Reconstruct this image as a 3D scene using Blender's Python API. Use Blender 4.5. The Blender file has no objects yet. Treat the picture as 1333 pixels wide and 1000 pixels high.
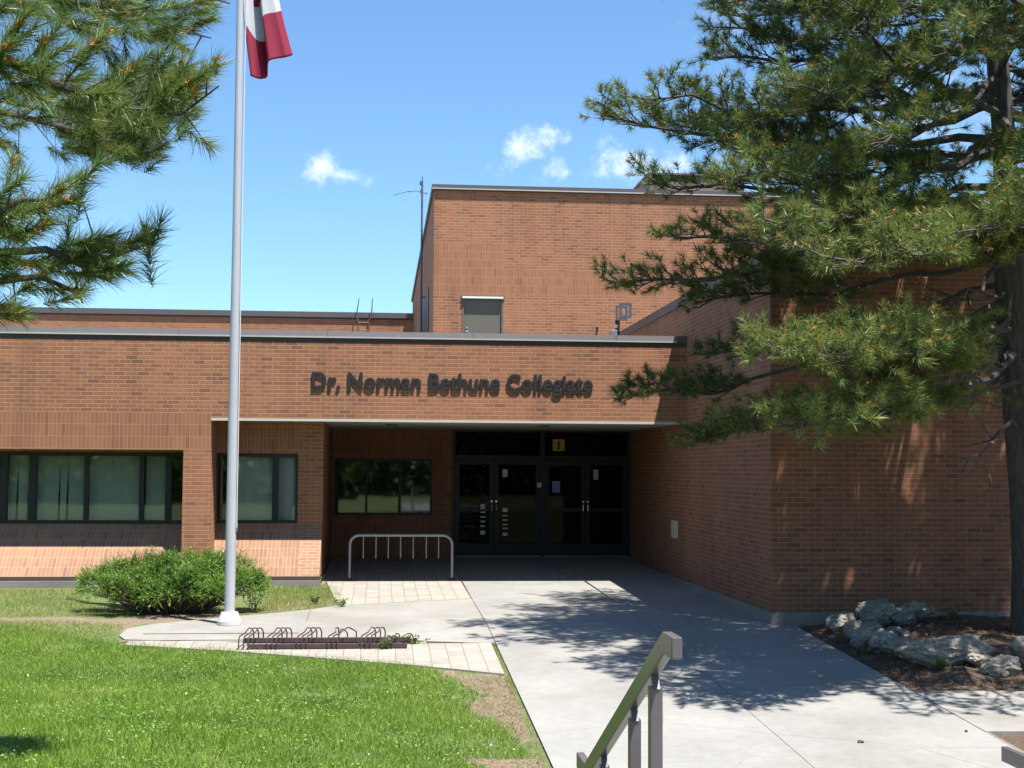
import bpy, bmesh, math, random
import numpy as np
from mathutils import Vector, Matrix

random.seed(7)
rng = np.random.default_rng(11)
R = math.radians
S = bpy.context.scene
COL = S.collection

# ------------------------------------------------------------------ camera
FPX, CX, CY = 1800.0, 666.5, 500.0            # focal length and centre in photo pixels
EYE = np.array((0.0, 0.0, 1.88))
VPX, VPY, ROLL = 495.0, 611.0, 0.0055


def _axes():
    ax, ay = VPX - CX, VPY - CY
    c, s = math.cos(ROLL), math.sin(ROLL)
    x0, y0 = ax * c + ay * s, ay * c - ax * s
    pitch = math.atan2(y0, FPX)
    yaw = math.atan2(-x0 * math.cos(pitch), FPX)
    fwd = np.array((math.sin(yaw) * math.cos(pitch), math.cos(yaw) * math.cos(pitch), math.sin(pitch)))
    rt = np.cross(fwd, (0, 0, 1.0)); rt /= np.linalg.norm(rt)
    up = np.cross(rt, fwd)
    rt2 = rt * c + up * s
    up2 = up * c - rt * s
    return rt2, up2, fwd


RT, UP, FW = _axes()


def ray(px, py):
    return RT * (px - CX) / FPX - UP * (py - CY) / FPX + FW


def onY(px, py, Y):
    d = ray(px, py)
    return EYE + d * (Y / d[1])


def onX(px, py, X):
    d = ray(px, py)
    return EYE + d * (X / d[0])


GY = [-60, 4.0, 8.0, 11.2, 18.2, 24.0, 28.6, 140]
GZ = [-.74, -.74, -.72, -.52, -.14, -.035, .10, .10]


def g(Y):
    return float(np.interp(Y, GY, GZ))


def sstep(a, b, x):
    t = min(1, max(0, (x - a) / (b - a)))
    return t * t * (3 - 2 * t)


def rise(X, Y):
    f = 1 - sstep(-1.8, 1.25, X)
    up = sstep(16.2, 4.6, Y) if False else (1 - sstep(4.6, 16.0, Y))
    return 1.05 * f * up


def H(X, Y):
    z = g(Y) - .022 + rise(X, Y)
    if X > 5.6:                                   # planting bed mound and what lies right of it
        z += .13 * sstep(5.6, 6.6, X) * sstep(13.9, 15.0, Y)
    return z


def onG(px, py, fn=None):
    fn = fn or (lambda x, y: g(y))
    d = ray(px, py)
    t = 12.0
    for _ in range(60):
        p = EYE + d * t
        z = fn(p[0], p[1])
        t2 = (z - EYE[2]) / d[2]
        t = .5 * t + .5 * t2
    return EYE + d * t


cam_d = bpy.data.cameras.new('camera')
cam = bpy.data.objects.new('camera', cam_d)
COL.objects.link(cam)
M = Matrix(((RT[0], UP[0], -FW[0]), (RT[1], UP[1], -FW[1]), (RT[2], UP[2], -FW[2]))).to_4x4()
M.translation = Vector(EYE)
cam.matrix_world = M
cam_d.sensor_width = 36
cam_d.lens = FPX / 1333 * 36
cam_d.clip_end = 2000
S.camera = cam

# ------------------------------------------------------------------ material helpers


def new_mat(name):
    m = bpy.data.materials.new(name)
    m.use_nodes = True
    nt = m.node_tree
    b = nt.nodes['Principled BSDF']
    return m, nt, b


def N(nt, typ, **kw):
    n = nt.nodes.new(typ)
    for k, v in kw.items():
        if k in n.inputs:
            n.inputs[k].default_value = v
        else:
            setattr(n, k, v)
    return n


def ramp(nt, pts, interp='LINEAR'):
    r = nt.nodes.new('ShaderNodeValToRGB')
    r.color_ramp.interpolation = interp
    e = r.color_ramp.elements
    while len(e) < len(pts):
        e.new(.5)
    for i, (p, c) in enumerate(pts):
        e[i].position = p
        e[i].color = (c[0], c[1], c[2], 1) if len(c) == 3 else c
    return r


def mixc(nt, a, b, fac, mode='MIX'):
    m = nt.nodes.new('ShaderNodeMix')
    m.data_type = 'RGBA'
    m.blend_type = mode
    for sock, v in ((m.inputs[6], a), (m.inputs[7], b), (m.inputs[0], fac)):
        if hasattr(v, 'is_linked'):
            nt.links.new(v, sock)
        elif isinstance(v, (int, float)):
            sock.default_value = v
        else:
            sock.default_value = (v[0], v[1], v[2], 1)
    return m.outputs[2]


def noise(nt, scale, detail=4, rough=.55, vec=None):
    n = nt.nodes.new('ShaderNodeTexNoise')
    n.inputs['Scale'].default_value = scale
    n.inputs['Detail'].default_value = detail
    n.inputs['Roughness'].default_value = rough
    if vec is not None:
        nt.links.new(vec, n.inputs['Vector'])
    return n.outputs['Fac']


def geo_pos(nt):
    return nt.nodes.new('ShaderNodeNewGeometry').outputs['Position']


def bump(nt, b, h, strength=.3, dist=.01):
    n = nt.nodes.new('ShaderNodeBump')
    n.inputs['Strength'].default_value = strength
    n.inputs['Distance'].default_value = dist
    nt.links.new(h, n.inputs['Height'])
    nt.links.new(n.outputs['Normal'], b.inputs['Normal'])


def math_n(nt, op, a, b=None):
    n = nt.nodes.new('ShaderNodeMath')
    n.operation = op
    for i, v in enumerate((a, b)):
        if v is None:
            continue
        if hasattr(v, 'is_linked'):
            nt.links.new(v, n.inputs[i])
        else:
            n.inputs[i].default_value = v
    return n.outputs[0]


def plain(name, col, rough=.6, metal=0.0, var=.12, scale=6.0, bstr=0.0, bscale=40):
    m, nt, b = new_mat(name)
    p = geo_pos(nt)
    f = noise(nt, scale, 5, .6, p)
    r = ramp(nt, [(.25, [c * (1 - var) for c in col]), (.75, [min(1, c * (1 + var)) for c in col])])
    nt.links.new(f, r.inputs[0])
    nt.links.new(r.outputs[0], b.inputs['Base Color'])
    b.inputs['Roughness'].default_value = rough
    b.inputs['Metallic'].default_value = metal
    if bstr:
        bump(nt, b, noise(nt, bscale, 4, .6, p), bstr, .01)
    return m


def brick_mat(name, soldier=False, tint=(1, 1, 1)):
    m, nt, b = new_mat(name)
    uv = nt.nodes.new('ShaderNodeUVMap').outputs['UV']
    if soldier:
        sx = nt.nodes.new('ShaderNodeSeparateXYZ'); nt.links.new(uv, sx.inputs[0])
        cx = nt.nodes.new('ShaderNodeCombineXYZ')
        nt.links.new(sx.outputs[1], cx.inputs[0]); nt.links.new(sx.outputs[0], cx.inputs[1])
        vec = cx.outputs[0]
    else:
        vec = uv
    t = nt.nodes.new('ShaderNodeTexBrick')
    t.offset = 0.0 if soldier else .5
    t.offset_frequency = 2
    nt.links.new(vec, t.inputs['Vector'])
    for k, v in (('Scale', 1.0), ('Mortar Size', .0072 if not soldier else .005), ('Mortar Smooth', .25), ('Bias', 0.0),
                 ('Brick Width', .2), ('Row Height', .2 / 3)):
        t.inputs[k].default_value = v
    t.inputs['Color1'].default_value = (0, 0, 0, 1)
    t.inputs['Color2'].default_value = (1, 1, 1, 1)
    t.inputs['Mortar'].default_value = (.5, .5, .5, 1)
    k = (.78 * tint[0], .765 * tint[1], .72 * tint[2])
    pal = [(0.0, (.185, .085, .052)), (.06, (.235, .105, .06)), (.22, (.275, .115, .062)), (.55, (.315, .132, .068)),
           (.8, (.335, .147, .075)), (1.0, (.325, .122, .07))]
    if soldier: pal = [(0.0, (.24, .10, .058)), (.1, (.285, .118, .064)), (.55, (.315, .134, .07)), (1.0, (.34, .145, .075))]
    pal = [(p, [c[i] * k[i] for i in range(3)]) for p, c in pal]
    r = ramp(nt, pal)
    nt.links.new(t.outputs['Color'], r.inputs[0])
    p = geo_pos(nt)
    grain = noise(nt, 60, 4, .6, p)
    big = noise(nt, .55, 3, .5, p)
    gr = ramp(nt, [(.3, (.86, .86, .86)), (.7, (1.1, 1.1, 1.1))]); nt.links.new(grain, gr.inputs[0])
    bg = ramp(nt, [(.3, (.88, .87, .86)), (.7, (1.08, 1.08, 1.09))]); nt.links.new(big, bg.inputs[0])
    c = mixc(nt, r.outputs[0], gr.outputs[0], 1.0, 'MULTIPLY')
    c = mixc(nt, c, bg.outputs[0], 1.0, 'MULTIPLY')
    mort = [.41 * k[0], .225 * k[1], .128 * k[2]]
    c = mixc(nt, c, mort, t.outputs['Fac'])
    mp = nt.nodes.new('ShaderNodeMapping'); mp.inputs['Scale'].default_value = (2.6, 2.6, .22); nt.links.new(p, mp.inputs[0])
    sk = ramp(nt, [(.32, (.78, .76, .75)), (.5, (1, 1, 1)), (.72, (1.0, 1.0, 1.0)), (.85, (1.16, 1.15, 1.14))]); nt.links.new(noise(nt, 1.0, 6, .62, mp.outputs[0]), sk.inputs[0])
    c = mixc(nt, c, sk.outputs[0], .8, 'MULTIPLY')
    nt.links.new(c, b.inputs['Base Color'])
    b.inputs['Roughness'].default_value = .85
    inv = math_n(nt, 'SUBTRACT', 1.0, t.outputs['Fac'])
    hh = math_n(nt, 'ADD', inv, math_n(nt, 'MULTIPLY', grain, .35))
    bump(nt, b, hh, .35, .006)
    return m


def concrete_mat(name, col=(.40, .385, .35), stain=.16):
    m, nt, b = new_mat(name)
    p = geo_pos(nt)
    a = noise(nt, .8, 5, .6, p)
    f = noise(nt, 9, 6, .7, p)
    h = noise(nt, 140, 3, .6, p)
    r = ramp(nt, [(.25, [c * (1 - stain) for c in col]), (.75, [c * (1 + stain * .6) for c in col])]); nt.links.new(a, r.inputs[0])
    r2 = ramp(nt, [(.3, (.88, .88, .87)), (.55, (1, 1, 1)), (.8, (1.05, 1.05, 1.05))]); nt.links.new(f, r2.inputs[0])
    r3 = ramp(nt, [(.2, (.72, .72, .71)), (.42, (1, 1, 1))]); nt.links.new(h, r3.inputs[0])
    c = mixc(nt, r.outputs[0], r2.outputs[0], 1.0, 'MULTIPLY')
    c = mixc(nt, c, r3.outputs[0], .7, 'MULTIPLY')
    vo = nt.nodes.new('ShaderNodeTexVoronoi'); vo.inputs['Scale'].default_value = 1.9; nt.links.new(p, vo.inputs['Vector'])
    sp = ramp(nt, [(.022, (.45, .44, .43)), (.04, (1, 1, 1))]); nt.links.new(vo.outputs['Distance'], sp.inputs[0])
    c = mixc(nt, c, sp.outputs[0], .75, 'MULTIPLY')
    vc = nt.nodes.new('ShaderNodeTexVoronoi'); vc.feature = 'DISTANCE_TO_EDGE'; vc.inputs['Scale'].default_value = .33
    wp = mixc(nt, p, nt.nodes.new('ShaderNodeTexNoise').outputs['Color'], .12)
    nt.links.new(wp, vc.inputs['Vector'])
    ck = ramp(nt, [(.0, (.55, .53, .5)), (.0035, (1, 1, 1))]); nt.links.new(vc.outputs['Distance'], ck.inputs[0])
    c = mixc(nt, c, ck.outputs[0], .55, 'MULTIPLY')
    st_ = ramp(nt, [(.36, (.74, .72, .69)), (.52, (1, 1, 1))]); nt.links.new(noise(nt, .45, 5, .7, p), st_.inputs[0])
    c = mixc(nt, c, st_.outputs[0], .55, 'MULTIPLY')
    nt.links.new(c, b.inputs['Base Color'])
    b.inputs['Roughness'].default_value = .85
    bump(nt, b, h, .15, .004)
    return m


def paver_mat(name):
    m, nt, b = new_mat(name)
    uv = nt.nodes.new('ShaderNodeUVMap').outputs['UV']
    p = geo_pos(nt)
    t = nt.nodes.new('ShaderNodeTexBrick')
    t.offset = .5
    nt.links.new(uv, t.inputs['Vector'])
    for k, v in (('Scale', 1.0), ('Mortar Size', .006), ('Mortar Smooth', .3), ('Bias', 0.0), ('Brick Width', .3), ('Row Height', .2)):
        t.inputs[k].default_value = v
    t.inputs['Color1'].default_value = (.225, .20, .17, 1)
    t.inputs['Color2'].default_value = (.27, .245, .21, 1)
    t.inputs['Mortar'].default_value = (.15, .125, .09, 1)
    f = noise(nt, 8, 5, .65, p)
    r2 = ramp(nt, [(.3, (.85, .85, .84)), (.7, (1.06, 1.06, 1.06))]); nt.links.new(f, r2.inputs[0])
    c = mixc(nt, t.outputs['Color'], r2.outputs[0], 1.0, 'MULTIPLY')
    nt.links.new(c, b.inputs['Base Color'])
    b.inputs['Roughness'].default_value = .85
    bump(nt, b, math_n(nt, 'SUBTRACT', 1.0, t.outputs['Fac']), .4, .006)
    return m


def ground_mat():
    m, nt, b = new_mat('ground_soil')
    p = geo_pos(nt)
    at = nt.nodes.new('ShaderNodeAttribute'); at.attribute_name = 'dirt'
    n1 = noise(nt, 2.2, 6, .65, p)
    n2 = noise(nt, 26, 6, .75, p)
    n3 = noise(nt, 90, 4, .7, p)
    gr = ramp(nt, [(.3, (.05, .07, .018)), (.5, (.085, .115, .03)), (.72, (.15, .15, .055))]); nt.links.new(n2, gr.inputs[0])
    di = ramp(nt, [(.25, (.07, .05, .03)), (.5, (.185, .145, .10)), (.75, (.30, .245, .175))]); nt.links.new(n2, di.inputs[0])
    mu = ramp(nt, [(.3, (.6, .55, .5)), (.7, (1.15, 1.1, 1.05))]); nt.links.new(n3, mu.inputs[0])
    dd = mixc(nt, di.outputs[0], mu.outputs[0], 1.0, 'MULTIPLY')
    s = math_n(nt, 'ADD', at.outputs['Fac'], math_n(nt, 'MULTIPLY', math_n(nt, 'SUBTRACT', n1, .5), .9))
    rr = ramp(nt, [(.38, (0, 0, 0)), (.62, (1, 1, 1))]); nt.links.new(s, rr.inputs[0])
    c = mixc(nt, gr.outputs[0], dd, rr.outputs[0])
    mk = nt.nodes.new('ShaderNodeMapRange'); nt.links.new(at.outputs['Fac'], mk.inputs[0]); mk.inputs[1].default_value = 1.0; mk.inputs[2].default_value = 1.2
    mul = ramp(nt, [(.3, (.035, .022, .014)), (.55, (.085, .055, .036)), (.75, (.17, .115, .075))]); nt.links.new(n2, mul.inputs[0])
    c = mixc(nt, c, mul.outputs[0], mk.outputs[0])
    nt.links.new(c, b.inputs['Base Color'])
    b.inputs['Roughness'].default_value = .95
    bump(nt, b, n2, .8, .03)
    return m


def leaf_mat(name, stops, rough=.5, trans=.25, attr='tone'):
    m, nt, b = new_mat(name)
    at = nt.nodes.new('ShaderNodeAttribute'); at.attribute_name = attr
    r = ramp(nt, stops); nt.links.new(at.outputs['Fac'], r.inputs[0])
    nt.links.new(r.outputs[0], b.inputs['Base Color'])
    b.inputs['Roughness'].default_value = rough
    b.inputs['Specular IOR Level'].default_value = .35
    if trans:
        out = nt.nodes['Material Output']
        tr = nt.nodes.new('ShaderNodeBsdfTranslucent')
        nt.links.new(r.outputs[0], tr.inputs['Color'])
        mx = nt.nodes.new('ShaderNodeMixShader'); mx.inputs[0].default_value = trans
        nt.links.new(b.outputs[0], mx.inputs[1]); nt.links.new(tr.outputs[0], mx.inputs[2])
        nt.links.new(mx.outputs[0], out.inputs[0])
    return m


def glass_mat(name, refl=.16, tint=(.75, .8, .78)):
    m, nt, b = new_mat(name)
    nt.nodes.remove(b)
    out = nt.nodes['Material Output']
    tr = nt.nodes.new('ShaderNodeBsdfTransparent'); tr.inputs[0].default_value = (*tint, 1)
    gl = nt.nodes.new('ShaderNodeBsdfGlossy'); gl.inputs['Roughness'].default_value = .03
    gl.inputs['Color'].default_value = (.9, .95, .93, 1)
    p = geo_pos(nt)
    bm_ = nt.nodes.new('ShaderNodeBump'); bm_.inputs['Strength'].default_value = .03; bm_.inputs['Distance'].default_value = .02
    nt.links.new(noise(nt, 1.6, 2, .5, p), bm_.inputs['Height'])
    nt.links.new(bm_.outputs[0], gl.inputs['Normal'])
    fr = nt.nodes.new('ShaderNodeFresnel'); fr.inputs[0].default_value = 1.5
    k = math_n(nt, 'ADD', fr.outputs[0], refl - .04)
    mx = nt.nodes.new('ShaderNodeMixShader')
    nt.links.new(k, mx.inputs[0]); nt.links.new(tr.outputs[0], mx.inputs[1]); nt.links.new(gl.outputs[0], mx.inputs[2])
    nt.links.new(mx.outputs[0], out.inputs[0])
    return m


MAT = {}
MAT['brick'] = brick_mat('brick_running')
MAT['soldier'] = brick_mat('brick_soldier', True)
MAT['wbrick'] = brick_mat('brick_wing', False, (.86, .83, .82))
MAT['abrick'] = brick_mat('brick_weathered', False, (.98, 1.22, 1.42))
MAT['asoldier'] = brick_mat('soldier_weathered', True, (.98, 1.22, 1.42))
MAT['conc'] = concrete_mat('concrete', (.218, .211, .194), .14)
MAT['conc2'] = concrete_mat('concrete_path', (.220, .209, .186), .2)
MAT['found'] = concrete_mat('concrete_footing', (.20, .188, .163), .2)
MAT['joint'] = plain('joint_filler', (.13, .11, .085), .95, var=.3)
MAT['paver'] = paver_mat('pavers')
MAT['ground'] = ground_mat()
MAT['cop'] = plain('coping_metal', (.195, .175, .17), .45, .3, .06)
MAT['copd'] = plain('coping_dark', (.085, .075, .075), .5, .2, .1)
MAT['darkband'] = plain('coping_shade_and_dark_band', (.055, .035, .03), .7)  # shadow under the facade coping put into colour; plain dark bands elsewhere
MAT['drip'] = plain('drip_edge', (.41, .38, .34), .4, .2, .05)
MAT['soffit'] = plain('soffit_paint', (.40, .385, .335), .75, var=.06)
MAT['bronze'] = plain('bronze_frame', (.009, .0075, .007), .5, .2, .1)
MAT['glass'] = glass_mat('window_glass', .10)
MAT['glassd'] = glass_mat('door_glass', .012, (.3, .32, .3))
MAT['blind'] = plain('window_blind', (.56, .55, .45), .8, var=.05)
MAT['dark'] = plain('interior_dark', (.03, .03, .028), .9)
MAT['roofgr'] = plain('roof_gravel', (.22, .20, .18), .95, var=.25, scale=20)
MAT['doorgrey'] = plain('steel_door_paint', (.095, .085, .068), .55, var=.05)
MAT['white'] = plain('white_cap', (.6, .6, .58), .4, var=.03)
MAT['alu'] = plain('flagpole_aluminium', (.40, .40, .43), .42, .12, .06, 2.5, .05, 20)
MAT['alup'] = plain('collar_metal', (.52, .52, .52), .4, .1, .15, 14)
MAT['galv'] = plain('galvanised_steel', (.27, .27, .28), .42, .6, .15, 12)
MAT['rack'] = plain('rack_brown_paint', (.06, .034, .037), .5, .1, .25, 20)
MAT['rail'] = plain('rail_paint', (.12, .104, .11), .28, .25, .07, 9, .03, 60)
MAT['letter'] = plain('letter_black', (.006, .0055, .006), .6)
MAT['chrome'] = plain('handle_steel', (.7, .7, .68), .25, .9)
MAT['sticker'] = plain('sticker_paper', (.62, .60, .55), .7)
MAT['yellow'] = plain('sign_yellow', (.48, .31, .02), .5)
MAT['blackp'] = plain('sign_black', (.02, .02, .02), .5)
MAT['bluep'] = plain('notice_blue', (.22, .22, .5), .6)
MAT['plate'] = plain('plate_beige', (.50, .44, .34), .6)
MAT['rust'] = plain('roof_steel', (.10, .055, .045), .6, .2, .25, 10)
MAT['mast'] = plain('mast_steel', (.10, .11, .13), .5, .5)
MAT['unit'] = plain('roof_unit_brown', (.15, .115, .095), .6, .1)
MAT['jointl'] = plain('joint_sealant', (.27, .155, .095), .8)
MAT['rock'] = None
MAT['bark'] = None

# ------------------------------------------------------------------ mesh helpers


class MB:
    def __init__(s):
        s.v, s.f, s.uv, s.m = [], [], [], []

    def face(s, pts, mi=0, uv=None):
        i = len(s.v)
        s.v += [tuple(map(float, p)) for p in pts]
        s.f.append(tuple(range(i, i + len(pts))))
        s.m.append(mi)
        if uv is None:
            a, b_, c = (np.array(pts[k], float) for k in range(3))
            n = np.abs(np.cross(b_ - a, c - a))
            k = int(np.argmax(n))
            if k == 1: uv = [(p[0], p[2]) for p in pts]
            elif k == 0: uv = [(p[1], p[2]) for p in pts]
            else: uv = [(p[0], p[1]) for p in pts]
        s.uv.append(uv)
        return s

    def box(s, x0, x1, y0, y1, z0, z1, mi=0, skip=''):
        P = lambda x, y, z: (x, y, z)
        if 'f' not in skip: s.face([P(x0, y0, z0), P(x1, y0, z0), P(x1, y0, z1), P(x0, y0, z1)], mi)
        if 'b' not in skip: s.face([P(x1, y1, z0), P(x0, y1, z0), P(x0, y1, z1), P(x1, y1, z1)], mi)
        if 'l' not in skip: s.face([P(x0, y1, z0), P(x0, y0, z0), P(x0, y0, z1), P(x0, y1, z1)], mi)
        if 'r' not in skip: s.face([P(x1, y0, z0), P(x1, y1, z0), P(x1, y1, z1), P(x1, y0, z1)], mi)
        if 't' not in skip: s.face([P(x0, y0, z1), P(x1, y0, z1), P(x1, y1, z1), P(x0, y1, z1)], mi)
        if 'u' not in skip: s.face([P(x0, y1, z0), P(x1, y1, z0), P(x1, y0, z0), P(x0, y0, z0)], mi)
        return s

    def wall_y(s, Y, x0, x1, z0, z1, holes=(), mi=0, th=.2, bands=()):
        """wall facing -Y at Y with rectangular holes; bands = (z0,z1,x0,x1,mi)"""
        xs = {x0, x1}; zs = {z0, z1}
        for h in list(holes) + [(b_[2], b_[3], b_[0], b_[1]) for b_ in bands]:
            for q in h[:2]:
                if x0 < q < x1: xs.add(q)
            for q in h[2:]:
                if z0 < q < z1: zs.add(q)
        xs, zs = sorted(xs), sorted(zs)
        for a, b_ in zip(xs, xs[1:]):
            for c, d in zip(zs, zs[1:]):
                mx, mz = (a + b_) / 2, (c + d) / 2
                if any(h[0] < mx < h[1] and h[2] < mz < h[3] for h in holes):
                    continue
                k = mi
                for bd in bands:
                    if bd[2] < mx < bd[3] and bd[0] < mz < bd[1]: k = bd[4]
                s.face([(a, Y, c), (b_, Y, c), (b_, Y, d), (a, Y, d)], k)
        for h in holes:                                    # reveals
            a, b_, c, d = h
            s.face([(a, Y, c), (a, Y, d), (a, Y + th, d), (a, Y + th, c)], mi)
            s.face([(b_, Y, c), (b_, Y + th, c), (b_, Y + th, d), (b_, Y, d)], mi)
            s.face([(a, Y, d), (b_, Y, d), (b_, Y + th, d), (a, Y + th, d)], mi)
            s.face([(a, Y, c), (a, Y + th, c), (b_, Y + th, c), (b_, Y, c)], mi)
        return s

    def tube(s, pts, r, n=8, mi=0, cap=True):
        pts = [np.array(p, float) for p in pts]
        rs = r if hasattr(r, '__len__') else [r] * len(pts)
        base = len(s.v)
        t0 = pts[1] - pts[0]; t0 /= np.linalg.norm(t0)
        ref = np.array((0, 0, 1.0)) if abs(t0[2]) < .9 else np.array((1.0, 0, 0))
        u = np.cross(ref, t0); u /= np.linalg.norm(u)
        for i, p in enumerate(pts):
            t = pts[min(i + 1, len(pts) - 1)] - pts[max(i - 1, 0)]
            t /= max(1e-9, np.linalg.norm(t))
            u = u - t * np.dot(u, t); u /= max(1e-9, np.linalg.norm(u))
            w = np.cross(t, u)
            for k in range(n):
                a = 2 * math.pi * k / n
                s.v.append(tuple(p + rs[i] * (u * math.cos(a) + w * math.sin(a))))
        for i in range(len(pts) - 1):
            for k in range(n):
                a, b_ = base + i * n + k, base + i * n + (k + 1) % n
                s.f.append((a, b_, b_ + n, a + n)); s.m.append(mi)
                s.uv.append([(k / n, i), ((k + 1) / n, i), ((k + 1) / n, i + 1), (k / n, i + 1)])
        if cap:
            for ring in (list(range(base, base + n))[::-1], list(range(base + (len(pts) - 1) * n, base + len(pts) * n))):
                s.f.append(tuple(ring)); s.m.append(mi); s.uv.append([(0, 0)] * n)
        return s

    def bar(s, pts, w, h, mi=0):
        """rectangular section swept along pts lying in a Y-Z plane (width along X)"""
        base = len(s.v)
        pts = [np.array(p, float) for p in pts]
        for i, p in enumerate(pts):
            a = pts[i] - pts[i - 1] if i else pts[1] - pts[0]
            b_ = pts[i + 1] - pts[i] if i < len(pts) - 1 else a
            a = a / np.linalg.norm(a); b_ = b_ / np.linalg.norm(b_)
            na = np.array((0, -a[2], a[1])); nb = np.array((0, -b_[2], b_[1]))
            nn = na + nb; nn /= np.linalg.norm(nn)
            nn = nn / max(.3, np.dot(nn, na))
            for sx, sz in ((-1, -1), (1, -1), (1, 1), (-1, 1)):
                s.v.append(tuple(p + np.array((sx * w / 2, 0, 0)) + nn * sz * h / 2))
        for i in range(len(pts) - 1):
            for k in range(4):
                a, b_ = base + i * 4 + k, base + i * 4 + (k + 1) % 4
                s.f.append((a, b_, b_ + 4, a + 4)); s.m.append(mi); s.uv.append([(0, 0)] * 4)
        s.f.append(tuple(range(base, base + 4))[::-1]); s.m.append(mi); s.uv.append([(0, 0)] * 4)
        e = base + (len(pts) - 1) * 4
        s.f.append(tuple(range(e, e + 4))); s.m.append(mi); s.uv.append([(0, 0)] * 4)
        return s

    def build(s, name, mats, parent=None, smooth=False, bevel=0):
        me = bpy.data.meshes.new(name)
        me.from_pydata(s.v, [], s.f)
        ul = me.uv_layers.new(name='UVMap')
        flat = [c for fu in s.uv for q in fu for c in q]
        ul.data.foreach_set('uv', flat)
        me.polygons.foreach_set('material_index', s.m)
        if not isinstance(mats, (list, tuple)): mats = [mats]
        for m in mats: me.materials.append(m)
        bm = bmesh.new(); bm.from_mesh(me)
        if smooth or bevel:
            bmesh.ops.remove_doubles(bm, verts=bm.verts, dist=1e-5)
        bmesh.ops.recalc_face_normals(bm, faces=bm.faces) if (smooth or bevel) else None
        if smooth:
            for f in bm.faces: f.smooth = True
        bm.to_mesh(me); bm.free()
        if smooth: me.set_sharp_from_angle(angle=R(42))
        o = bpy.data.objects.new(name, me)
        COL.objects.link(o)
        if bevel:
            md = o.modifiers.new('bevel', 'BEVEL'); md.width = bevel; md.segments = 2; md.limit_method = 'ANGLE'; md.angle_limit = R(35)
        if parent is not None: o.parent = parent
        return o


def tag(o, label=None, cat=None, group=None, kind=None):
    if label: o['label'] = label
    if cat: o['category'] = cat
    if group: o['group'] = group
    if kind: o['kind'] = kind
    return o


def empty(name, loc=(0, 0, 0), rz=0, label=None, cat=None, group=None):
    o = bpy.data.objects.new(name, None)
    o.location = loc; o.rotation_euler = (0, 0, rz)
    o.empty_display_size = .3
    COL.objects.link(o)
    bpy.context.view_layer.update()
    return tag(o, label, cat, group)


def keep(o, par):
    """parent keeping world coordinates (all meshes are modelled in world space)"""
    o.parent = par
    o.matrix_parent_inverse = par.matrix_world.inverted()
    return o


def tri_mesh(name, verts, mats, tone=None, nper=3, matidx=None, smooth=False, faces=None):
    """fast mesh of n-gons with nper verts each, verts (N*nper,3)"""
    me = bpy.data.meshes.new(name)
    verts = np.ascontiguousarray(verts, dtype=np.float32)
    nv = len(verts)
    nf = nv // nper
    me.vertices.add(nv); me.vertices.foreach_set('co', verts.ravel())
    me.loops.add(nv); me.loops.foreach_set('vertex_index', np.arange(nv, dtype=np.int32))
    me.polygons.add(nf); me.polygons.foreach_set('loop_start', np.arange(0, nv, nper, dtype=np.int32))
    try:
        me.polygons.foreach_set('loop_total', np.full(nf, nper, dtype=np.int32))
    except Exception:
        pass
    if not isinstance(mats, (list, tuple)): mats = [mats]
    for m in mats: me.materials.append(m)
    if matidx is not None: me.polygons.foreach_set('material_index', np.asarray(matidx, dtype=np.int32))
    if tone is not None:
        a = me.attributes.new('tone', 'FLOAT', 'POINT')
        a.data.foreach_set('value', np.ascontiguousarray(tone, dtype=np.float32))
    me.update(calc_edges=True)
    me.validate()
    o = bpy.data.objects.new(name, me)
    COL.objects.link(o)
    return o


def in_poly(x, y, poly):
    x = np.asarray(x); y = np.asarray(y)
    r = np.zeros(x.shape, bool)
    j = len(poly) - 1
    for i in range(len(poly)):
        xi, yi = poly[i][0], poly[i][1]; xj, yj = poly[j][0], poly[j][1]
        c = ((yi > y) != (yj > y)) & (x < (xj - xi) * (y - yi) / (yj - yi + 1e-12) + xi)
        r ^= c
        j = i
    return r


# ------------------------------------------------------------------ light and sky
SUN = np.array((.235, -.275, 1.0)); SUN /= np.linalg.norm(SUN)
elev = math.asin(SUN[2])
azim = math.atan2(SUN[0], SUN[1])                    # clockwise from +Y
sd = bpy.data.lights.new('sun', 'SUN')
sd.energy = 4.9; sd.angle = R(.53); sd.color = (1.0, .965, .91)
so = bpy.data.objects.new('sun', sd)
so.rotation_euler = Vector(SUN).to_track_quat('Z', 'Y').to_euler()
so.location = (4, -6, 30)
COL.objects.link(so)

w = bpy.data.worlds.new('World'); S.world = w; w.use_nodes = True
nt = w.node_tree
bg = nt.nodes['Background']
sky = nt.nodes.new('ShaderNodeTexSky'); sky.sky_type = 'NISHITA'
sky.sun_disc = False; sky.sun_elevation = elev; sky.sun_rotation = azim
sky.altitude = 150; sky.air_density = 1.0; sky.dust_density = .15; sky.ozone_density = 2.2
geo = nt.nodes.new('ShaderNodeTexCoord').outputs['Generated']


def vdot(a, vec):
    n = nt.nodes.new('ShaderNodeVectorMath'); n.operation = 'DOT_PRODUCT'
    nt.links.new(a, n.inputs[0]); n.inputs[1].default_value = tuple(vec)
    return n.outputs['Value']


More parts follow.
